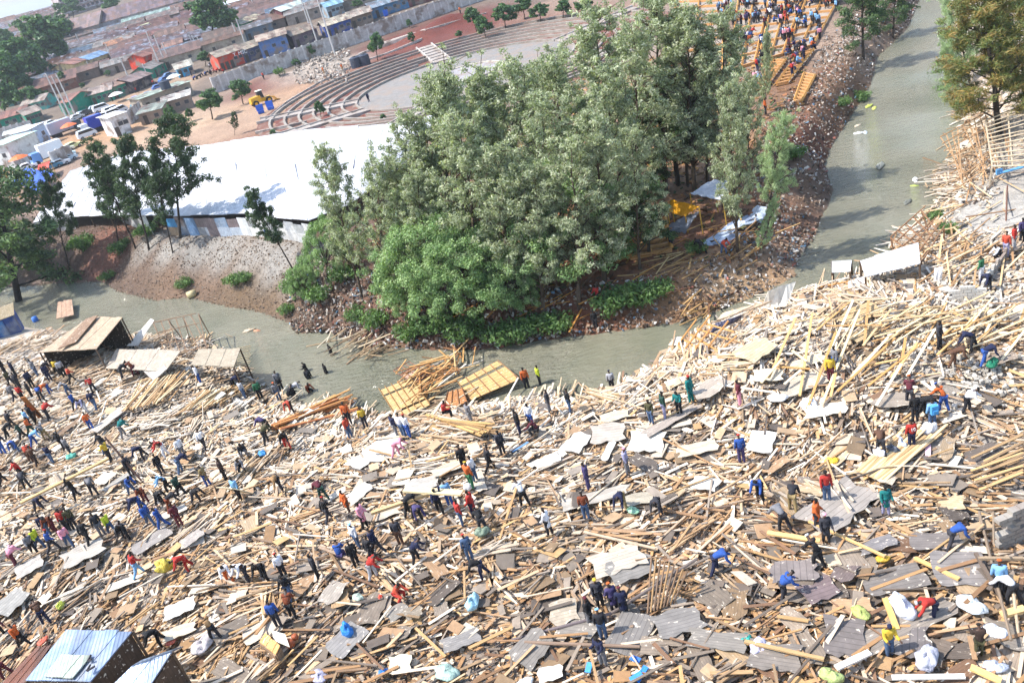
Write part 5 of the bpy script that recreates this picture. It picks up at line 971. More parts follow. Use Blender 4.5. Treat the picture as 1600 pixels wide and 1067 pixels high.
# tents beyond the river
def tarp(name, pts, zs, col, label, sag=.3, n=8, cat='tarp', posts=True, m='tarp'):
    q = [P(x, y, z) for (x, y), z in zip(pts, zs)]; off = q[0]; vs = []; r = random.Random(len(label))
    for i in range(n+1):
        for j in range(n+1):
            u, v = i/n, j/n; p = lerp(lerp(q[0], q[1], u), lerp(q[3], q[2], u), v)-off; p[2] += -sag*4*u*(1-u)*v*(1-v)*2+r.uniform(-.08, .08)*(sag > 0); vs.append(p)
    fs = [(i*(n+1)+j, (i+1)*(n+1)+j, (i+1)*(n+1)+j+1, i*(n+1)+j+1) for i in range(n) for j in range(n)]; N = len(vs)
    o = empty(name, off); MB().add(vs+[p-[0, 0, .03] for p in vs], fs+[tuple(N+k for k in f[::-1]) for f in fs]).obj('sheet', MT[m], o, col)
    if posts:
        for c in q: MB().tube(c-off, (c[0]-off[0], c[1]-off[1], g1(c[0], c[1])-off[2]-.2), .05, .05, 5).obj('post', MT['woodobj'], o, '#c59a3a')
    tag(o, label, cat); return o
tarp('tent', [(1043,330),(1071,338),(1092,322),(1048,312)], [1.4, 1.4, 2.4, 2.4], '#e8a51c', 'bright yellow tarp tent below the grove', .1, cat='tent')
tarp('tarp', [(1033,358),(1070,364),(1093,330),(1068,340)], [.1, .1, 1.9, 1.2], '#7d8595', 'silver grey tarp sloping down in front of the yellow tent', .35, posts=False)
tarp('tarp', [(1078,302),(1130,314),(1147,285),(1115,280)], [2.4, 2.3, 2.9, 2.9], '#b9c0cc', 'pale grey tarp roof behind the yellow tent', .3)
for i, (px, py, l, w, a) in enumerate([(1125,368,3.2,1.0,.5),(1138,362,3,1.0,.35),(1150,352,3.4,1.1,.5),(1175,345,2.8,1.6,.8),(1182,335,2.6,1.2,1.0),(1140,372,2.4,.8,.4)]):
    place('iron_sheet', SH[i], px, py, l, w, 2.0, a, -.2, random.gauss(0, .12), random.gauss(0, .12), ['#9fb0c9', '#b5c1d4', '#7d8ba6'][i % 3], 'bluish corrugated sheet heaped right of the tents', 'metal sheet', 'iron sheets beside the tents', False)

# ------------------------------------------------------------------ great white canopy
fr = [(52,347,3.4),(110,340,3.5),(170,338,3.6),(270,338,3.6),(385,334,3.6),(480,343,3.6),(545,318,3.6),(605,280,3.6),(640,250,3.6)]
bk = [(110,268,6),(150,252,6),(195,240,6),(262,232,6),(360,219,6),(450,212,6),(560,200,6),(640,188,6),(690,178,6)]
f3 = [plane(*t) for t in fr]; b3 = [plane(*t) for t in bk]; off = f3[3]; o = empty('canopy', off)
mb = MB(); rows = 5
def cp(i, u, v): a = lerp(f3[i], f3[i+1], u); b_ = lerp(b3[i], b3[i+1], u); p = lerp(a, b_, v)-off; p[2] += .25*math.sin((i+u)*2.1)*math.sin(v*5)+.15*math.sin(v*9+i); return p
for i in range(len(fr)-1):
    for s in range(4):
        for k in range(rows):
            u0, u1, v0, v1 = s/4, (s+1)/4, k/rows, (k+1)/rows+.006; j = (s+k) % 2*.05
            mb.slab([cp(i, u0, v0)+[0, 0, j], cp(i, u1, v0)+[0, 0, j], cp(i, u1, v1)+[0, 0, j+.03], cp(i, u0, v1)+[0, 0, j+.03]], .07)
mb.obj('roof', MT['white'], o, '#cacbd0')
for i in range(len(fr)-1):
    for s in (0, .5):
        for v in (0.02, .5, .98):
            p = cp(i, s, v); g = g1(*(p[:2]+off[:2]))-off[2]; MB().tube(p-[0, 0, .1], (p[0], p[1], g-.2), .09, .09, 5).obj('post', MT['woodobj'], o, '#4a3d33')
for i in range(len(fr)-1):
    MB().tube(cp(i, 0, .01)-[0, 0, .2], cp(i, 1, .01)-[0, 0, .2], .08, .08, 4).obj('beam', MT['woodobj'], o, '#4a3d33')
tag(o, 'huge white iron sheet canopy on dark posts across the river', 'canopy')
def sheetfence(pts, h, cols, label, name='sheet_fence', w=1.6, patch=False):
    o = empty(name, P(*pts[0])); off = np.array(o.location); k = 0; byc = {}
    for a, b_ in zip(pts[:-1], pts[1:]):
        A, B_ = P(*a), P(*b_); L = np.linalg.norm(B_-A); n = max(1, int(L/w))
        for i in range(n):
            p, q = lerp(A, B_, i/n)-off, lerp(A, B_, (i+1.03)/n)-off; hh = h*random.uniform(.9, 1.08); y = .03*(i % 2)
            for lev in range(2 if patch else 1):
                z0 = 0 if lev == 0 else hh/2-.1; z1 = hh/2 if patch and lev == 0 else hh; d = np.array([0, y+lev*.05, 0]); t = np.array([0, .04, 0])
                MB().hexa([p+d+[0, 0, z0], q+d+[0, 0, z0], q+d+t+[0, 0, z0], p+d+t+[0, 0, z0]], [p+d+[0, 0, z1], q+d+[0, 0, z1], q+d+t+[0, 0, z1], p+d+t+[0, 0, z1]]).obj('panel', MT['tin' if not patch or random.random() < .6 else 'white'], o, random.choice(cols))
    tag(o, label, 'fence'); return o
sheetfence([(62,372),(90,362),(118,358)], 2.2, ['#e6e8ea', '#d5d9de'], 'white sheet fence under the left end of the canopy')
sheetfence([(192,348),(240,366)], 2.2, ['#e6e8ea', '#cfd5dc'], 'white sheet fence behind the sparse trees')
sheetfence([(268,368),(345,370),(380,368)], 2.1, ['#7d95b2', '#a9b4c4', '#5f7fa6', '#c9ced6', '#7b6e70', '#3f86b8', '#d8663f', '#8d7a66', '#b9c3d0'], 'patchwork fence of blue, grey and orange sheets', w=1.7, patch=True)
sheetfence([(380,368),(440,374),(497,384)], 2.1, ['#d4d6d8', '#d2d2d2', '#ecece8', '#b8bcc0'], 'white patched sheet fence at the right end of the canopy', w=1.7, patch=True)

# ------------------------------------------------------------------ amphitheatre
o = empty('amphitheatre', (AC[0], AC[1], 0))
def ring(r0, r1, z0, z1, a0, a1, name, m, col, n=None):
    n = n or max(3, int((a1-a0)*r1/1.6)); mb = MB(); vs = []
    for i in range(n+1):
        t = a0+(a1-a0)*i/n; c, s = math.cos(t), math.sin(t); vs += [(r0*c, r0*s, z0), (r1*c, r1*s, z0), (r1*c, r1*s, z1), (r0*c, r0*s, z1)]
    fs = [(0, 3, 2, 1), (4*n, 4*n+1, 4*n+2, 4*n+3)]
    for i in range(n):
        for j in range(4): fs.append((4*i+j, 4*i+(j+1) % 4, 4*i+4+(j+1) % 4, 4*i+4+j))
    mb.add(vs, fs).obj(name, m, o, col)
aisles = [R(99), R(178), R(207), R(248), R(20), R(-40)]
ring(0.1, 20.2, -2.0, -.72, 0, 2*math.pi-.001, 'arena_floor', MT['wall'], '#86827f', 60)
ring(0.1, 7, -.8, -.6, 0, 2*math.pi-.001, 'stage', MT['wall'], '#9c989c', 40); ring(7, 7.4, -.8, -.42, 0, 2*math.pi-.001, 'stage_edge', MT['wall'], '#c9bfb0', 40)
als = sorted(a % (2*math.pi) for a in aisles)
for k in range(7):
    r = 20.2+k*2.6; z = -.62+k*.18; hw = 1.9/r
    for i in range(len(als)):
        a0, a1 = als[i]+hw, (als[(i+1) % len(als)]+(2*math.pi if i == len(als)-1 else 0))-hw
        if k % 3 == 1 and i % 2: a0 += .12
        ring(r, r+.42, z-1.5, z+.3, a0, a1, 'seat_kerb', MT['wall'], '#9b948c')
        ring(r+.42, r+2.6, z-1.5, z+.02, a0, a1, 'tread', MT['ground2'] if 'ground2' in MT else MT['wall'], ['#6f3b2f', '#6a4537', '#7a5244'][(i+2*k) % 3])
for a in aisles:
    mb = MB(); c, s = math.cos(a), math.sin(a); L = 18.4
    for k in range(7):
        r = 20.2+(k+.5)*2.6; mb.box((r*c, r*s, -1.2+(-.5+k*.18+1.2)/2+.0), (1.3, 1.5, .38+.09*k), a)
    mb.obj('aisle', MT['wall'], o, '#a79e97')
    for sd in (-1, 1):
        MB().hexa(*[[(r*c-sd*1.75*s+dx*s, r*s+sd*1.75*c-dx*c, zz) for r, zz, dx in L_] for L_ in ([(20, -1.5, -.15), (38.6, -1.5, -.15), (38.6, -1.5, .15), (20, -1.5, .15)], [(20, -.35, -.15), (38.6, .95, -.15), (38.6, .95, .15), (20, -.35, .15)])]).obj('aisle_wall', MT['wall'], o, '#b5aea8')
tag(o, 'round amphitheatre of pale kerbs and red earth being built beyond the grove', 'amphitheatre')
# low kerb lines running past the amphitheatre
def kerbline(pts, h, col, label):
    o = empty('kerb', P(*pts[0])); off = np.array(o.location)
    for a, b_ in zip(pts[:-1], pts[1:]):
        A, B_ = P(*a)-off, P(*b_)-off; MB().hexa([A-[0, .2, .4], B_-[0, .2, .4], B_+[0, .2, -.4], A+[0, .2, -.4]], [A-[0, .2, -h], B_-[0, .2, -h], B_+[0, .2, h], A+[0, .2, h]]).obj('kerb_stone', MT['wall'], o, col)
    tag(o, label, 'kerb')
kerbline([(412,192),(450,160),(500,130),(560,100),(605,85),(660,62)], .35, '#cfc6bd', 'long pale kerb curving outside the amphitheatre')
kerbline([(545,95),(600,68),(665,48)], .35, '#cfc6bd', 'short pale kerb above the black tanks')
kerbline([(560,86),(640,56),(700,38),(760,22)], .3, '#c5bcb4', 'pale kerb along the red earth heap')
kerbline([(400,210),(450,200),(480,193)], .5, '#bdb4ac', 'grey drain edge beside the canopy roof')

# ------------------------------------------------------------------ timber terraces
def terrace(q, rows, cols_, label, rail=True, colr='#bf8d58'):
    Q = [P(x, y, .12) for x, y in q]; o = empty('timber_terrace', Q[0]); off = Q[0]
    MB().slab([p-off-[0, 0, .0] for p in Q], .5).obj('gravel_bed', MT['wall'], o, '#a09488')
    for i in range(rows+1):
        a, b_ = lerp(Q[0], Q[3], i/rows)-off, lerp(Q[1], Q[2], i/rows)-off; d = b_-a; n = np.array([-d[1], d[0], 0]); n = n/np.linalg.norm(n)*.16; e = random.uniform(-.02, .02)
        MB().hexa([a-n-[0, 0, .05], b_-n-[0, 0, .05], b_+n-[0, 0, .05], a+n-[0, 0, .05]], [a-n+[0, 0, .3], b_-n+[0, 0, .3], b_+n+[0, 0, .3], a+n+[0, 0, .3]]).obj('edge_board', MT['woodobj'], o, colr)
    for i in range(cols_+1):
        a, b_ = lerp(Q[0], Q[1], i/cols_)-off, lerp(Q[3], Q[2], i/cols_)-off; MB().tube(a+[0, 0, .3], b_+[0, 0, .3], .16, .16, 4).obj('side_rail', MT['woodobj'], o, '#c9924a')
    tag(o, label, 'terrace'); LAB.append((o, q[0]))
def sub(q, u0, u1, v0=0, v1=1):
    f = lambda u, v: tuple(lerp(lerp(q[0], q[1], u), lerp(q[3], q[2], u), v)); return [f(u0, v0), f(u1, v0), f(u1, v1), f(u0, v1)]
big = [(1140,112),(1272,72),(1335,-45),(1160,-45)]
for i, (u0, u1) in enumerate([(0,.3),(.34,.63),(.67,1)]): terrace(sub(big, u0, u1), 13, 2, ['orange edged timber terrace behind the trees','middle orange edged timber terrace holding the crowd','orange edged timber terrace nearest the upper river'][i])
terrace([(1182,141),(1199,136),(1228,97),(1209,96)], 9, 1, 'stair like timber terrace left of the aisle')
terrace([(1214,134),(1232,130),(1272,80),(1250,84)], 10, 1, 'middle stair like timber terrace lined with sitting people')
terrace([(1242,160),(1252,163),(1274,121),(1257,118)], 9, 1, 'lowest empty stair like timber terrace at the bank')
terrace([(1040,140),(1130,112),(1130,-20),(1060,-20)], 13, 2, 'orange edged timber terrace seen through the grove')
terrace([(985,405),(1050,392),(1040,345),(960,360)], 6, 2, 'timber terrace in the shade beside the yellow tent')
terrace([(1000,250),(1140,215),(1130,150),(1020,170)], 9, 2, 'timber terrace in the middle of the grove')

# ------------------------------------------------------------------ settlement
def house(a, b_, depth, h, wall, roof, label, kind='gable', pitch=1.2, wins=3, doors=1, m='roof', group=None, cat='house', name='house', over=.5, lab=True, wp=True, wincol='#3b3f48', base=None):
    A, B_ = (P(*a), P(*b_)) if base is None else base
    L = max(float(np.linalg.norm((B_-A)[:2])), 2.0); an = math.atan2((B_-A)[1], (B_-A)[0]); o = empty(name, A, an); d = depth; o.location = (A[0], A[1], min(A[2], B_[2])); z0 = -1.0
    if kind == 'gable':
        MB().add([(0, 0, z0), (L, 0, z0), (L, d, z0), (0, d, z0), (0, 0, h), (L, 0, h), (L, d, h), (0, d, h), (0, d/2, h+pitch), (L, d/2, h+pitch)], [(0, 1, 5, 4), (2, 3, 7, 6), (1, 2, 6, 9, 5), (3, 0, 4, 8, 7), (3, 2, 1, 0)]).obj('wall', MT['wall'], o, wall)
        q = .06+pitch*over/(d/2); rf = MB(); n = max(1, int(L/3)); 
        for i in range(n):
            x0, x1 = -over+(L+2*over)*i/n, -over+(L+2*over)*(i+1)/n; jz = .05*(i % 2)+.06
            rf.slab([(x0, -over, h-pitch*over/(d/2)+jz), (x1, -over, h-pitch*over/(d/2)+jz), (x1, d/2, h+pitch+jz), (x0, d/2, h+pitch+jz)], .07)
            rf.slab([(x1, d+over, h-pitch*over/(d/2)+jz), (x0, d+over, h-pitch*over/(d/2)+jz), (x0, d/2+.01, h+pitch+jz), (x1, d/2+.01, h+pitch+jz)], .07)
        rf.obj('roof', MT[m], o, roof)
    else:
        p2 = pitch if kind == 'mono' else 0
        MB().hexa([(0, 0, z0), (L, 0, z0), (L, d, z0), (0, d, z0)], [(0, 0, h), (L, 0, h), (L, d, h+p2), (0, d, h+p2)]).obj('wall', MT['wall'], o, wall)
        rf = MB(); n = max(1, int(L/3))
        for i in range(n):
            x0, x1 = -over+(L+2*over)*i/n, -over+(L+2*over)*(i+1)/n; jz = .05*(i % 2)+.1; k = p2*over/d
            rf.slab([(x0, -over, h-k+jz), (x1, -over, h-k+jz), (x1, d+over, h+p2+k+jz), (x0, d+over, h+p2+k+jz)], .09)
        rf.obj('roof', MT[m], o, roof)
    n = wins+doors
    for i in range(n):
        x = L*(i+.5)/n
        if i < doors: MB().box((x, -.03, 1.0), (.45, .05, 1.0)).obj('door', MT['plain'], o, '#4a4038')
        else:
            w_ = MB().box((x, -.02, h*.58), (.55, .04, .45)).obj('window', MT['plain'], o, '#8d8880'); MB().box((x, -.05, h*.58), (.47, .035, .38)).obj('pane', MT['paint'], w_, wincol)
    tag(o, label, cat, group)
    if lab: LAB.append((o, a))
    return o
GR = '#169077'; RU = '#8a5a4c'; 
house((-2,206),(46,193),7,3.0,GR,RU,'green walled market shed with rust roof at the far left edge')
house((46,196),(70,187),7,2.8,GR,'#9c8d82','green market shed with grey brown roof left of the twin poles')
house((103,180),(118,178),8,3.4,GR,RU,'short green gable end building behind the twin poles',wins=1)
house((118,177),(147,165),8,3.2,GR,RU,'long green building with rust roof behind the parked cars')
house((147,166),(180,156),7,3.0,GR,'#a5958c','green shop row with grey roof behind the parked cars')
house((180,155),(211,143),7,3.2,GR,'#96786a','green shop row with tan roof by the umbrellas')
house((212,145),(242,131),8,3.0,'#2a2833','#8d7a76','dark open market stall with ragged roof',m='roof',wins=0)
house((241,123),(262,109),6,2.8,GR,'#8d8680','small green shop at the road bend',wins=1)
house((231,107),(262,93),7,3.6,'#d8432a',RU,'orange red painted shop front with long roof',wins=2)
house((262,93),(291,84),7,3.6,'#dc4a2c','#8d6a5c','orange red painted shop end with white lettering',wins=1)
house((286,99),(318,88),6,2.8,'#1f8a60','#dfe5e3','green shop with white roof at the road',m='white',wins=2)
house((281,123),(305,115),6,2.6,'#3aa6d8','#b9b4a6','sky blue shop with grey roof at the road',wins=2)
H1 = house((347,112),(384,99),8,3.8,'#cf4a32','#9a8f7e','red shop front with white lettering and tan roof',wins=2,doors=3)
house((384,99),(420,86),8,3.4,'#4a5070','#9d917f','blue shop row under a long tan roof',wins=3)
house((412,93),(455,80),9,4.6,'#5f7fb8','#a39484','slate blue two window house behind the concrete wall',wins=2)
house((462,76),(500,62),7,3.4,'#6a5a68','#8f8272','mauve shack row behind the concrete wall',wins=2)
house((512,60),(552,47),7,3.2,'#35509c','#b5ab98','dark blue stall with pale roof behind the concrete wall',wins=2,doors=2)
house((552,46),(585,36),7,3.2,'#7f6c60','#a5998d','brown stall behind the wall by the blue chairs')
house((447,40),(482,27),7,4.4,'#6b3c44','#cfd8c8','maroon house with pale tin roof',m='tin')
house((515,30),(540,22),6,3.6,'#8fa6b5','#8fb6cf','grey blue iron walled house',m='tin')
house((585,30),(640,12),7,3,'#4f7fa8','#7f8f9f','blue stall row with striped roofs')
house((640,12),(700,-6),7,3,'#7a4a4a','#8f7f7a','red brown stall row at the top edge')
house((228,176),(304,148),8,3.2,'#a39a8c','#9fb0a0','long flat roofed blockhouse with black tank',kind='flat',wins=4)
house((223,197),(258,188),5,2.6,'#a08d7e','#8d958a','small brick outhouse before the blockhouse',kind='mono',pitch=.6,wins=1)
house((262,180),(303,168),5,2.8,'#a39283','#c9c4bc','brick outhouse row with blue door beside the round tree',kind='mono',pitch=.5,wins=2)
house((184,215),(208,206),7,4.2,'#e3e3e6','#d9d9dc','white plastered building behind the sparse trees',kind='flat',wins=2,m='white')
house((-8,268),(26,262),8,5.0,'#d8dcde','#bfe0d4','white building with mint green parapet at the left edge',kind='flat',wins=1,m='white')
house((20,238),(56,226),7,4.0,'#cfd2ce','#c5cbc6','grey white building with dark windows at the left',kind='flat',wins=3,m='white')
house((58,235),(82,222),4,4.6,'#bcd2ee','#d5deea','pale blue kiosk with painted front',kind='flat',wins=1,m='white')
house((40,178),(75,170),6,2.6,'#5fb8ac','#9a9088','turquoise stall below the bright green trees')
house((100,74),(162,58),14,5.5,'#9c8f8a','#6f5a60','long dark tiled hall, left part',pitch=4.5,wins=6)
house((162,57),(290,20),14,5.5,'#b3aab0','#6a5a66','long dark tiled hall, right part with white gable',pitch=4.5,wins=12)
house((196,50),(290,24),6,3.6,'#3a64a0','#8aa093','blue stall row along the long tiled hall',m='tin',wins=4)
ap = house((103,28),(165,8),14,13,'#c9bcc4','#8a6a70','storeyed apartment block with white balconies at the top left',pitch=3,wins=0,doors=0)
Lh = float(np.linalg.norm((P(165,8)-P(103,28))[:2]))
for fl in range(4):
    MB().box((Lh/2, -.9, 2.0+fl*3.1), (Lh/2, .9, .12)).obj('balcony', MT['wall'], ap, '#e2dfe0')
    for i in range(9):
        w_ = MB().box((Lh*(i+.5)/9, -.04, 3.4+fl*3.1), (.9, .06, .8)).obj('window', MT['plain'], ap, '#8a4a50'); MB().box((Lh*(i+.5)/9, -.1, 3.4+fl*3.1), (.7, .04, .6)).obj('pane', MT['paint'], w_, '#3c4450')
house((60,122),(78,113),9,4.5,'#e0c89a','#8d7a70','cream gabled house with green windows',wins=2)
house((125,122),(145,112),9,4.5,'#e8cf9a','#9a6a5c','yellow gabled house among rust roofs',wins=2)
house((148,112),(176,100),8,4.0,'#d8c49a','#7d9cc0','house with blue grey sheet roof',m='tin',wins=4)
house((175,90),(200,82),7,4,'#d8c8a0','#a07050','pale walled house with blue washing',wins=3)
house((230,75),(262,62),8,3.5,'#9a8f88','#8a5a50','rust roofed shack row behind the orange shop')
house((235,55),(245,50),5,3,'#d8d0a8','#d6d8a8','tiny hut with pale yellow roof',m='white',wins=0)
house((345,15),(372,5),10,6,'#4f9be0','#3f8fdf','bright blue roofed market hall at the top',m='tin')
house((365,25),(392,12),8,4,'#cfd8e2','#dfe6ea','white roofed shed beside the blue hall',m='white')
house((385,58),(418,44),8,4,'#1c8a5a','#b0a48a','green walled hall with khaki roof behind the dark tree',wins=1)
# generic shacks in rows
rc = ['#5c3a32','#664439','#54372f','#6c5248','#736963','#5b4d48','#62493a','#85827f','#66788c','#704c40','#5f5a57']
done = 0; sp = [(o_.location.x, o_.location.y) for o_ in D.objects if o_.name.startswith('house')]
y = 232.0
rng2 = random.Random(3)
while y < 640 and done < 290:
    x = -420.0
    while x < 90:
        L = rng2.uniform(8, 17); X_, Y_ = x, y+.16*(x+60)*0+rng2.uniform(-2, 2)+.12*abs(x)*(x < 0)
        z = g1(X_, Y_); u, v = project(X_+L/2, Y_, z+2)
        ok = -30 < u < 760 and -20 < v < 210
        wl = 205-.30*(u-0) if u < 230 else 136-.33*(u-230)   # keep behind the road and the boundary wall
        if ok and v < wl-(40 if u < 270 else 26) and not (v < 60-.33*(u-100) and v > 14-.33*(u-100) and 90 < u < 300):
            a_ = R(6)+rng2.gauss(0, .08)-(.0 if u > 300 else -.1)
            A = np.array([X_, Y_, z]); B_ = A+L*np.array([math.cos(a_), math.sin(a_), 0])
            house(None, None, rng2.uniform(6, 9), rng2.uniform(2.6, 3.6), rng2.choice(['#8a7a70','#9c8f84','#a89a90','#6b7a8a','#b5a898','#5f8a80','#8a5a4a']), rng2.choice(rc), 'rust roofed shack packed among the rows of the far settlement', kind=rng2.choice(['gable','gable','mono']), pitch=rng2.uniform(.8, 1.8), wins=1 if done < 120 else 0, doors=1 if done < 120 else 0, group='shacks of the far settlement', lab=False, base=(A, B_), m=rng2.choice(['roof','roof','roof','tin'])); done += 1
        x += L+rng2.uniform(.5, 2.5)
    y += 8.0+(y-230)*.024
for i, (bx, by) in enumerate([(150,95),(205,95),(118,100),(190,70),(250,50),(300,45),(420,30),(380,30),(560,15),(500,25),(170,120),(235,90),(210,30),(230,5),(160,35),(90,128),(600,8),(470,15),(325,95),(130,140)]): tree('far', bx, by, bx-3, by-random.uniform(9, 16), random.uniform(1, 1.5), f'small dark tree between the shacks near {sorted(TLM, key=lambda l: math.hypot(l[0][0]-bx, l[0][1]-by))[0][1]}', 'small trees between the shacks', bark='#3a332d')
textobj('T. MSC', 1.3, H1, (6.2, -.62, 2.6), (R(90), 0, 0), '#ffffff', 'sign_lettering', .03)
# boundary wall of concrete panels
def panelwall(pts, h, label, n_each, col='#c2bdbb'):
    o = empty('concrete_wall', P(*pts[0])); off = np.array(o.location); 
    for (a, b_), n in zip(zip(pts[:-1], pts[1:]), n_each):
        A, B_ = P(*a), P(*b_)
        for i in range(n):
            p, q = lerp(A, B_, i/n)-off, lerp(A, B_, (i+1)/n)-off; d = (q-p)/np.linalg.norm(q-p); nn_ = np.array([-d[1], d[0], 0])*.07; mb = MB()
            for r in range(5):
                z0, z1 = r*h/5+.015-.0, (r+1)*h/5-.015; z0 = -.6 if r == 0 else z0
                mb.hexa([p-nn_+[0, 0, z0], q-nn_+[0, 0, z0], q+nn_+[0, 0, z0], p+nn_+[0, 0, z0]], [p-nn_+[0, 0, z1], q-nn_+[0, 0, z1], q+nn_+[0, 0, z1], p+nn_+[0, 0, z1]])
            mb.obj('panel', MT['wall'], o, col)
            MB().box(p+[0, 0, h/2-.3], (.2, .2, h/2+.45), math.atan2(d[1], d[0])).obj('post', MT['wall'], o, '#d4d0ce')
    tag(o, label, 'wall')
panelwall([(338,146),(416,117),(500,88),(600,55),(722,12),(830,-25)], 3.6, 'long concrete panel boundary wall behind the amphitheatre', [7,8,9,12,9])
panelwall([(-5,224),(56,207)], 3.2, 'concrete panel wall at the left edge', [6])
panelwall([(88,262),(118,248)], 3.0, 'short concrete panel wall behind the parked vans', [3])
panelwall([(205,195),(225,178)], 3.0, 'concrete panel wall beside the small brick outhouse', [3])
# vehicles
def car(px, py, col, label, yaw, kind='car', L=4.3, h=1.4, w=1.65, dz=0, group='cars parked along the market road', ):
    p = P(px, py, dz); o = empty('car' if kind == 'car' else kind, p, yaw); hw = w/2
    if kind == 'minibus':
        prof = [(-L/2, .35), (-L/2, 1.2), (-L/2+.35, h), (L/2-.9, h), (L/2-.15, 1.15), (L/2, .9), (L/2, .35)]; win = [(-L/2+.3, 1.2), (-L/2+.5, h-.12), (L/2-1.0, h-.12), (L/2-.45, 1.2)]
    else:
        prof = [(-L/2, .35), (-L/2, .85), (-L/2+.3, .95), (-L/2+.8, h), (L/2-1.6, h), (L/2-1.0, .95), (L/2, .8), (L/2, .35)]; win = [(-L/2+.6, .98), (-L/2+.95, h-.1), (L/2-1.7, h-.1), (L/2-1.2, .98)]
    n = len(prof); MB().add([(x, -hw, z) for x, z in prof]+[(x, hw, z) for x, z in prof], [tuple(range(n)), tuple(range(n, 2*n))[::-1]]+[(i, n+i, n+(i+1) % n, (i+1) % n) for i in range(n)]).obj('body', MT['paint'], o, col)
    for sd in (-1, 1): MB().add([(x, sd*(hw+.01), z) for x, z in win]+[(x, sd*(hw-.05), z) for x, z in win], [(0, 1, 2, 3), (4, 5, 6, 7), (0, 4, 5, 1), (1, 5, 6, 2), (2, 6, 7, 3), (3, 7, 4, 0)]).obj('side_window', MT['paint'], o, '#1d232b')
    x0, z0, x1, z1 = (L/2-.92, h-.04, L/2-.18, 1.18) if kind == 'minibus' else (L/2-1.62, h-.03, L/2-1.03, .98)
    MB().slab([(x0, -hw+.1, z0+.02), (x1, -hw+.1, z1+.02), (x1, hw-.1, z1+.02), (x0, hw-.1, z0+.02)], .03).obj('windscreen', MT['paint'], o, '#1d232b')
    for x in (-L/2+.8, L/2-.8):
        for sd in (-1, 1):
            wl = MB().tube((x, sd*(hw-.12), .32), (x, sd*(hw+.06), .32), .32, .32, 10).obj('wheel', MT['plain'], o, '#17171a'); MB().tube((x, sd*(hw+.05), .32), (x, sd*(hw+.08), .32), .17, .17, 8).obj('rim', MT['plain'], wl, '#9a9aa0')
    for sd in (-1, 1): MB().box((L/2+.005, sd*(hw-.25), .72), (.03, .16, .09)).obj('headlight', MT['paint'], o, '#e8ecf0')
    tag(o, label, 'car' if kind == 'car' else 'minibus', group); LAB.append((o, (px, py))); return o
ry = R(35)
for t in [(122,187,'#b9bcc0','silver'),(131,182,'#c9d3dc','light grey'),(138,179,'#3a4048','dark grey'),(150,173,'#aab0b8','grey'),(108,252,'#c8dce8','pale blue'),(97,259,'#d8dfe6','white'),(104,238,'#e8ead8','cream'),(116,232,'#dfe6a8','lime white'),(60,203,'#e9ecee','white'),(50,207,'#e4e6e8','white'),(28,206,'#1f8a9a','teal'),(82,196,'#e2e6ea','white'),(217,167,'#4a7a88','teal blue'),(216,158,'#9a8fc0','lilac'),(236,151,'#4a70a8','blue'),(249,140,'#5a7ab8','blue'),(259,128,'#4f74b0','blue'),(266,121,'#56719c','blue'),(106,246,'#b7d5e2','sky'),(46,265,'#e9e9ee','white'),(84,264,'#4a88a8','blue')]:
    car(t[0], t[1], t[2], L=3.6, label=f'{t[3]} car on the market road near {sorted(TLM, key=lambda l: math.hypot(l[0][0]-t[0], l[0][1]-t[1]))[0][1]}', yaw=ry+random.gauss(0, .12))
for t in [(160,174,'#f0f2f6'),(170,186,'#eef0f4'),(178,183,'#f2f4f8'),(188,178,'#f2f4f8'),(176,178,'#e8ecf2'),(152,198,'#e8eef4'),(138,215,'#dce8f4')]:
    car(t[0], t[1], t[2], 'white minibus parked before the green shop rows', ry+random.gauss(0, .1), 'minibus', 4.2, 1.9, 1.6)
def truck(px, py, yaw, L, col, cab, label, h=2.6, w=2.5, ribs=0):
    o = empty('truck', P(px, py), yaw); MB().box((0, 0, 1.0+h/2), (L/2, w/2, h/2)).obj('cargo_box', MT['paint'], o, col)
    if ribs:
        mb = MB()
        for i in range(ribs): mb.box((-L/2+(i+.5)*L/ribs, 0, 1.0+h/2), (L/ribs*.22, w/2+.05, h/2-.1))
        mb.obj('ribs', MT['paint'], o, col)
    MB().box((0, 0, .85), (L/2+1.2, .5, .14)).obj('chassis', MT['plain'], o, '#2a2a2e')
    c = MB().hexa([(L/2+.15, -w/2+.1, .5), (L/2+2.1, -w/2+.1, .5), (L/2+2.1, w/2-.1, .5), (L/2+.15, w/2-.1, .5)], [(L/2+.15, -w/2+.1, 2.5), (L/2+1.7, -w/2+.1, 2.5), (L/2+1.7, w/2-.1, 2.5), (L/2+.15, w/2-.1, 2.5)]).obj('cab', MT['paint'], o, cab)
    MB().box((L/2+1.95, 0, 1.85), (.1, w/2-.25, .4)).obj('windscreen', MT['paint'], c, '#1d232b')
    for x in (-L/2+.9, -L/2+2.0, L/2+1.2):
        for sd in (-1, 1): MB().tube((x, sd*(w/2-.4), .5), (x, sd*(w/2-.05), .5), .5, .5, 10).obj('wheel', MT['plain'], o, '#17171a')
    tag(o, label, 'truck')
truck(154,205,R(215),3.6,'#1f3fae','#dfe6ee','truck with ribbed blue container and white cab',ribs=14)
truck(99,212,R(35),5.5,'#b9bfd0','#3a4450','long truck with pale grey ribbed container',ribs=9)
truck(86,249,R(215),4.6,'#eef0f5','#6a9ad8','big white box truck with blue cab at the left')
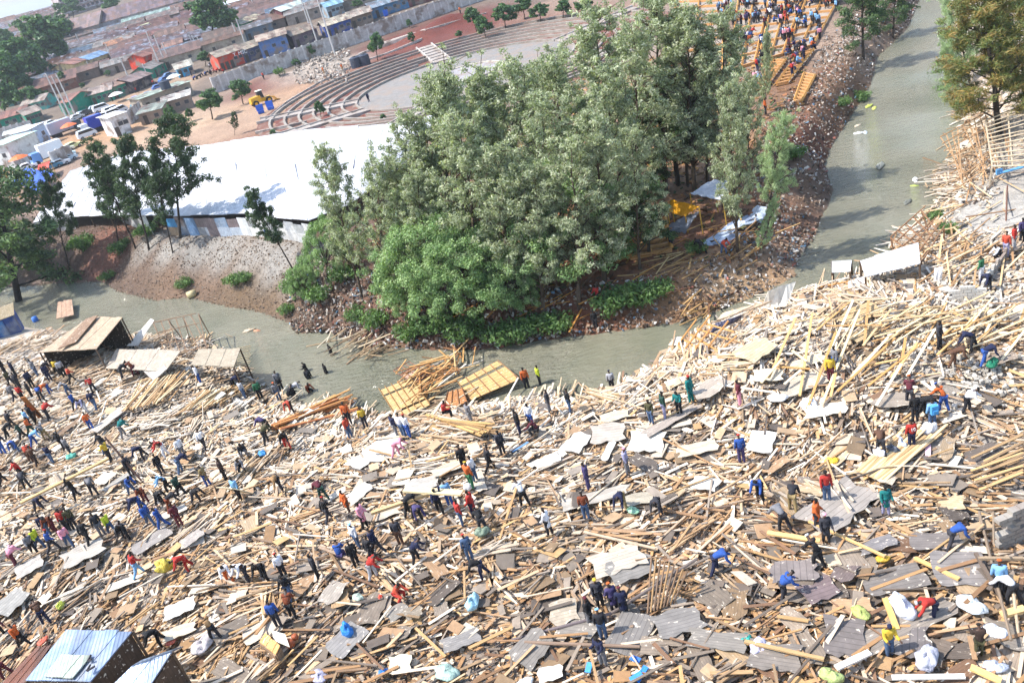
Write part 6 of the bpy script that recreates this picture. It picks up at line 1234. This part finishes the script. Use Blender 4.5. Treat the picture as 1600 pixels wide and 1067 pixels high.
# loader
o = empty('wheel_loader', P(412,163), R(25)); o.scale = (.78,)*3; YL = '#e0a81c'
MB().hexa([(-3.2, -1.1, .9), (-.4, -1.1, .9), (-.4, 1.1, .9), (-3.2, 1.1, .9)], [(-3.0, -1, 2.3), (-.4, -1, 2.5), (-.4, 1, 2.5), (-3.0, 1, 2.3)]).box((.9, 0, 1.2), (1.3, .7, .45)).obj('body', MT['paint'], o, YL)
cb = MB().hexa([(-.9, -.8, 2.3), (.6, -.8, 1.6), (.6, .8, 1.6), (-.9, .8, 2.3)], [(-.8, -.75, 3.5), (.4, -.75, 3.5), (.4, .75, 3.5), (-.8, .75, 3.5)]).obj('cab', MT['paint'], o, '#20262c'); MB().box((-.2, 0, 3.58), (.8, .85, .07)).obj('cab_roof', MT['paint'], cb, '#e8e4d0')
for x in (-2.1, 1.5):
    for sd in (-1, 1):
        wl = MB().tube((x, sd*.85, .8), (x, sd*1.4, .8), .8, .8, 14).obj('wheel', MT['plain'], o, '#1c1a18'); MB().tube((x, sd*1.38, .8), (x, sd*1.43, .8), .4, .4, 10).obj('rim', MT['paint'], wl, YL)
for sd in (-1, 1): MB().tube((1.2, sd*.5, 1.6), (3.3, sd*.5, .9), .14, .12, 6).obj('arm', MT['paint'], o, YL)
MB().add([(3.2, -1.4, .2), (4.4, -1.4, .15), (3.1, -1.4, 1.2), (3.2, 1.4, .2), (4.4, 1.4, .15), (3.1, 1.4, 1.2), (3.5, -1.4, .5), (3.5, 1.4, .5)], [(0, 1, 4, 3), (0, 3, 5, 2), (0, 2, 6, 1), (3, 4, 7, 5), (1, 6, 7, 4), (2, 5, 7, 6)]).obj('bucket', MT['paint'], o, '#b98a3c')
tag(o, 'yellow wheel loader on the red earth track', 'loader')
for (px, py, r, h, dz, lb) in [(269,160,1.2,2.2,3.1,'black water tank on the flat roofed blockhouse'),(558,106,1.15,2.3,0,'left of two black water tanks by the amphitheatre'),(572,102,1.15,2.3,0,'right of two black water tanks by the amphitheatre')]:
    b0 = P(px, py) ; o = empty('water_tank', b0+np.array([0, 0, dz])); MB().lathe((0, 0, 0), [(r, 0), (r, h*.3), (r*1.03, h*.33), (r, h*.36), (r, h*.62), (r*1.03, h*.65), (r, h*.68), (r, h*.92), (r*.6, h)], 18).obj('tank', MT['plain'], o, '#343c4e'); MB().lathe((0, 0, h), [(.35, -.05), (.35, .12)], 10).obj('lid', MT['plain'], o, '#22262e'); tag(o, lb, 'water tank')
# utility poles
for i, (bx, by, tx, ty) in enumerate([(524,87,492,-10),(106,188,70,115),(112,186,78,120),(118,180,88,118),(262,108,240,55),(268,104,250,68),(254,112,228,50),(98,140,92,118),(54,113,42,95),(25,122,18,108),(108,95,97,72),(178,100,162,68),(388,82,372,28),(375,70,365,35),(305,80,298,55),(310,82,302,55),(318,84,308,58),(280,30,274,15),(130,80,122,52),(117,72,113,55),(222,28,218,12),(200,120,185,90),(146,120,138,98),(400,20,396,0),(497,70,476,5),(490,60,470,-5),(183,20,179,8),(235,130,222,100)]):
    B0 = P(bx, by); T0 = at_plane_y(tx, ty, B0[1]); h = float(np.clip(T0[2]-B0[2], 5, 26)); o = empty('utility_pole', B0, random.uniform(-.2, .2)); MB().tube((0, 0, -.5), (0, 0, h), .22, .14, 8).obj('pole', MT['plain'], o, '#c9c6c4'); MB().box((0, 0, h-.6), (.9, .07, .07)).obj('crossarm', MT['plain'], o, '#8a847e')
    for k in (-.8, 0, .8): MB().tube((k, 0, h-.5), (k, 0, h-.25), .06, .04, 6).obj('insulator', MT['plain'], o, '#5a4a44')
    tag(o, 'pale utility pole with crossarm near '+sorted(TLM+[((500,50),'the slate blue house'),((260,90),'the orange red shops'),((95,160),'the twin green gables')], key=lambda l: math.hypot(l[0][0]-bx, l[0][1]-by))[0][1], 'utility pole', 'utility poles of the settlement'); LAB.append((o, (bx, by)))
# parasols
for px, py, c, lb in [(186,160,'#ece6e2','white parasol by the green shop row'),(276,132,'#e8f0e6','pale green parasol at the road'),(229,50,'#e8ecc0','pale yellow parasol among the rust roofs'),(385,22,'#e86a4a','orange parasol at the top'),(113,210,'#e0703c','orange parasol beside the grey container'),(36,262,'#e07038','orange parasol at the lower left of the yard')]:
    o = empty('parasol', P(px, py)); MB().tube((0, 0, -.2), (0, 0, 2.6), .04, .04, 6).obj('pole', MT['plain'], o, '#888'[:1]+'888888'); MB().lathe((0, 0, 2.0), [(2.0, 0), (1.2, .45), (.05, .75)], 10).obj('canopy', MT['plain'], o, c); tag(o, lb, 'parasol')
o = tarp('tarp', [(58,268),(76,262),(78,252),(60,258)], [2.2]*4, '#d8482c', 'orange red tarp awning at the left beside the white truck', .2)
o = tarp('tarp', [(20,285),(60,300),(85,270),(40,262)], [3]*4, '#2a58c8', 'deep blue tarp behind the flowering tree', .3)
tarp('tarp', [(5,290),(22,292),(35,272),(15,272)], [2.5]*4, '#8a9a78', 'olive tarp beside the flowering tree', .2)
tarp('tarp', [(45,280),(62,283),(70,272),(52,270)], [2.8]*4, '#d8664a', 'salmon tarp beside the deep blue one', .2)
for i, (px, py) in enumerate([(517,55),(533,48),(409,178),(424,172),(578,33),(604,26)]):
    o = empty('sign_board' if i in (2, 3) else 'chair_stack', P(px, py), random.uniform(-.4, .4)); MB().box((0, 0, 1.2), (.7, .08, .55)).obj('board', MT['plain'], o, '#2f66d0'); MB().box((0, 0, .35), (.6, .3, .25)).obj('base', MT['plain'], o, '#2a58b8'); tag(o, 'small blue board standing near '+sorted(TLM+[((410,175),'the yellow loader'),((520,55),'the dark blue stall'),((590,30),'the blue stall row')], key=lambda l: math.hypot(l[0][0]-px, l[0][1]-py))[0][1], 'board'); LAB.append((o, (px, py)))
# motorcycles in a row
for i in range(9):
    px, py = 306+i*5+random.uniform(-1, 1), 124-i*1.6+random.uniform(-1, 1); o = empty('motorcycle', P(px, py), random.uniform(.8, 1.6))
    for x in (-.65, .65): MB().tube((x, -.05, .3), (x, .05, .3), .3, .3, 10).obj('wheel', MT['plain'], o, '#1a1a1c')
    MB().hexa([(-.7, -.12, .5), (.4, -.12, .5), (.4, .12, .5), (-.7, .12, .5)], [(-.7, -.14, .8), (.35, -.14, .95), (.35, .14, .95), (-.7, .14, .8)]).obj('body', MT['paint'], o, random.choice(['#a8262a', '#24408a', '#222226'])); MB().tube((.35, -.35, 1.1), (.35, .35, 1.1), .03, .03, 5).tube((.35, 0, 1.1), (.65, 0, .3), .03, .03, 5).obj('handlebar', MT['plain'], o, '#555555')
    tag(o, 'motorcycle in the parked row beside the sky blue shop', 'motorcycle', 'motorcycles parked in a row')
# people of the market
for k in range(14):
    c = random.choice([(300,116),(250,135),(190,160),(340,112),(225,150)]); person(c[0]+random.gauss(0, 8), c[1]+random.gauss(0, 4), random.choice([S, W]), random.choice(['white','navy','red','dark','blue','purple']), 'dark', dz=0, group='market people', label='person on foot among the vehicles of the market road') if NP_() < 300 else None
import re
# ------------------------------------------------------------------ unique labels
ORD = ['leftmost', 'second from left', 'third from left', 'fourth from left', 'fifth from left', 'sixth from left', 'seventh from left', 'eighth from left', 'ninth from left', 'tenth from left', 'eleventh from left', 'twelfth from left', 'thirteenth from left', 'fourteenth from left', 'fifteenth from left', 'sixteenth from left']
byl = {}
for o, p in LAB:
    if o.get('label'): byl.setdefault(o['label'], []).append((float(p[0]), o))
for l, L_2 in byl.items():
    L_2 = [q for i, q in enumerate(L_2) if q[1] not in [z[1] for z in L_2[:i]]]
    if len(L_2) > 1 and len(L_2) <= 16 and not l.startswith(('plank ', 'thin stake', 'rust orange plank', 'pale rafter')):
        L_2.sort(key=lambda q: q[0])
        for i, (x, o) in enumerate(L_2): o['label'] = l+', '+('rightmost' if i == len(L_2)-1 else ORD[i])

for o, p in LAB:
    l = o.get('label') or ''
    if len(l.split()) > 16: l = re.sub(r' and [a-z ]+? (trousers|cap)', '', l); o['label'] = l
for o in D.objects:
    l = o.get('label') or ''
    if len(l.split()) > 16: o['label'] = re.sub(r' and [a-z ]+? (trousers|cap)', '', l)
HAZE=.0002; EXPO=.97
# ------------------------------------------------------------------ light, sky, air
w = D.worlds.new('World'); scene.world = w; w.use_nodes = True; nt = w.node_tree
sky = nt.nodes.new('ShaderNodeTexSky'); sky.sky_type = 'NISHITA'; sky.sun_disc = False
SE = 54; sky.sun_elevation = R(SE); sky.sun_rotation = R(272); sky.air_density = 1.3; sky.dust_density = 1.6; sky.ozone_density = 1.5
nt.links.new(sky.outputs[0], nt.nodes['Background'].inputs[0]); nt.nodes['Background'].inputs[1].default_value = .15
L = D.lights.new('sun', 'SUN'); L.energy = 3.7; L.angle = R(.53); L.color = (1, .955, .88)
lo = link(D.objects.new('sun', L)); lo.rotation_euler = Vector((math.cos(R(SE)), -.03, -math.sin(R(SE)))).to_track_quat('-Z', 'Y').to_euler()
hz = MB().box((0, 3000, 15), (5200, 6800, 75)).obj('haze', None); m = D.materials.new('haze_air'); m.use_nodes = True; nt = m.node_tree
nt.nodes.remove(nt.nodes['Principled BSDF']); v = nt.nodes.new('ShaderNodeVolumePrincipled'); v.inputs['Density'].default_value = HAZE; v.inputs['Color'].default_value = (.82, .9, 1, 1); v.inputs['Anisotropy'].default_value = .2
nt.links.new(v.outputs[0], nt.nodes['Material Output'].inputs['Volume']); hz.data.materials.append(m); tag(hz, kind='stuff')
scene.view_settings.view_transform = 'Standard'; scene.view_settings.look = 'None'; scene.view_settings.exposure = EXPO; scene.view_settings.gamma = 1
scene.cycles.max_bounces = 5; scene.cycles.diffuse_bounces = 2; scene.cycles.transmission_bounces = 2; scene.cycles.volume_bounces = 0; scene.cycles.transparent_max_bounces = 4
scene.cycles.use_adaptive_sampling = True; scene.cycles.adaptive_threshold = .03; scene.cycles.use_denoising = True
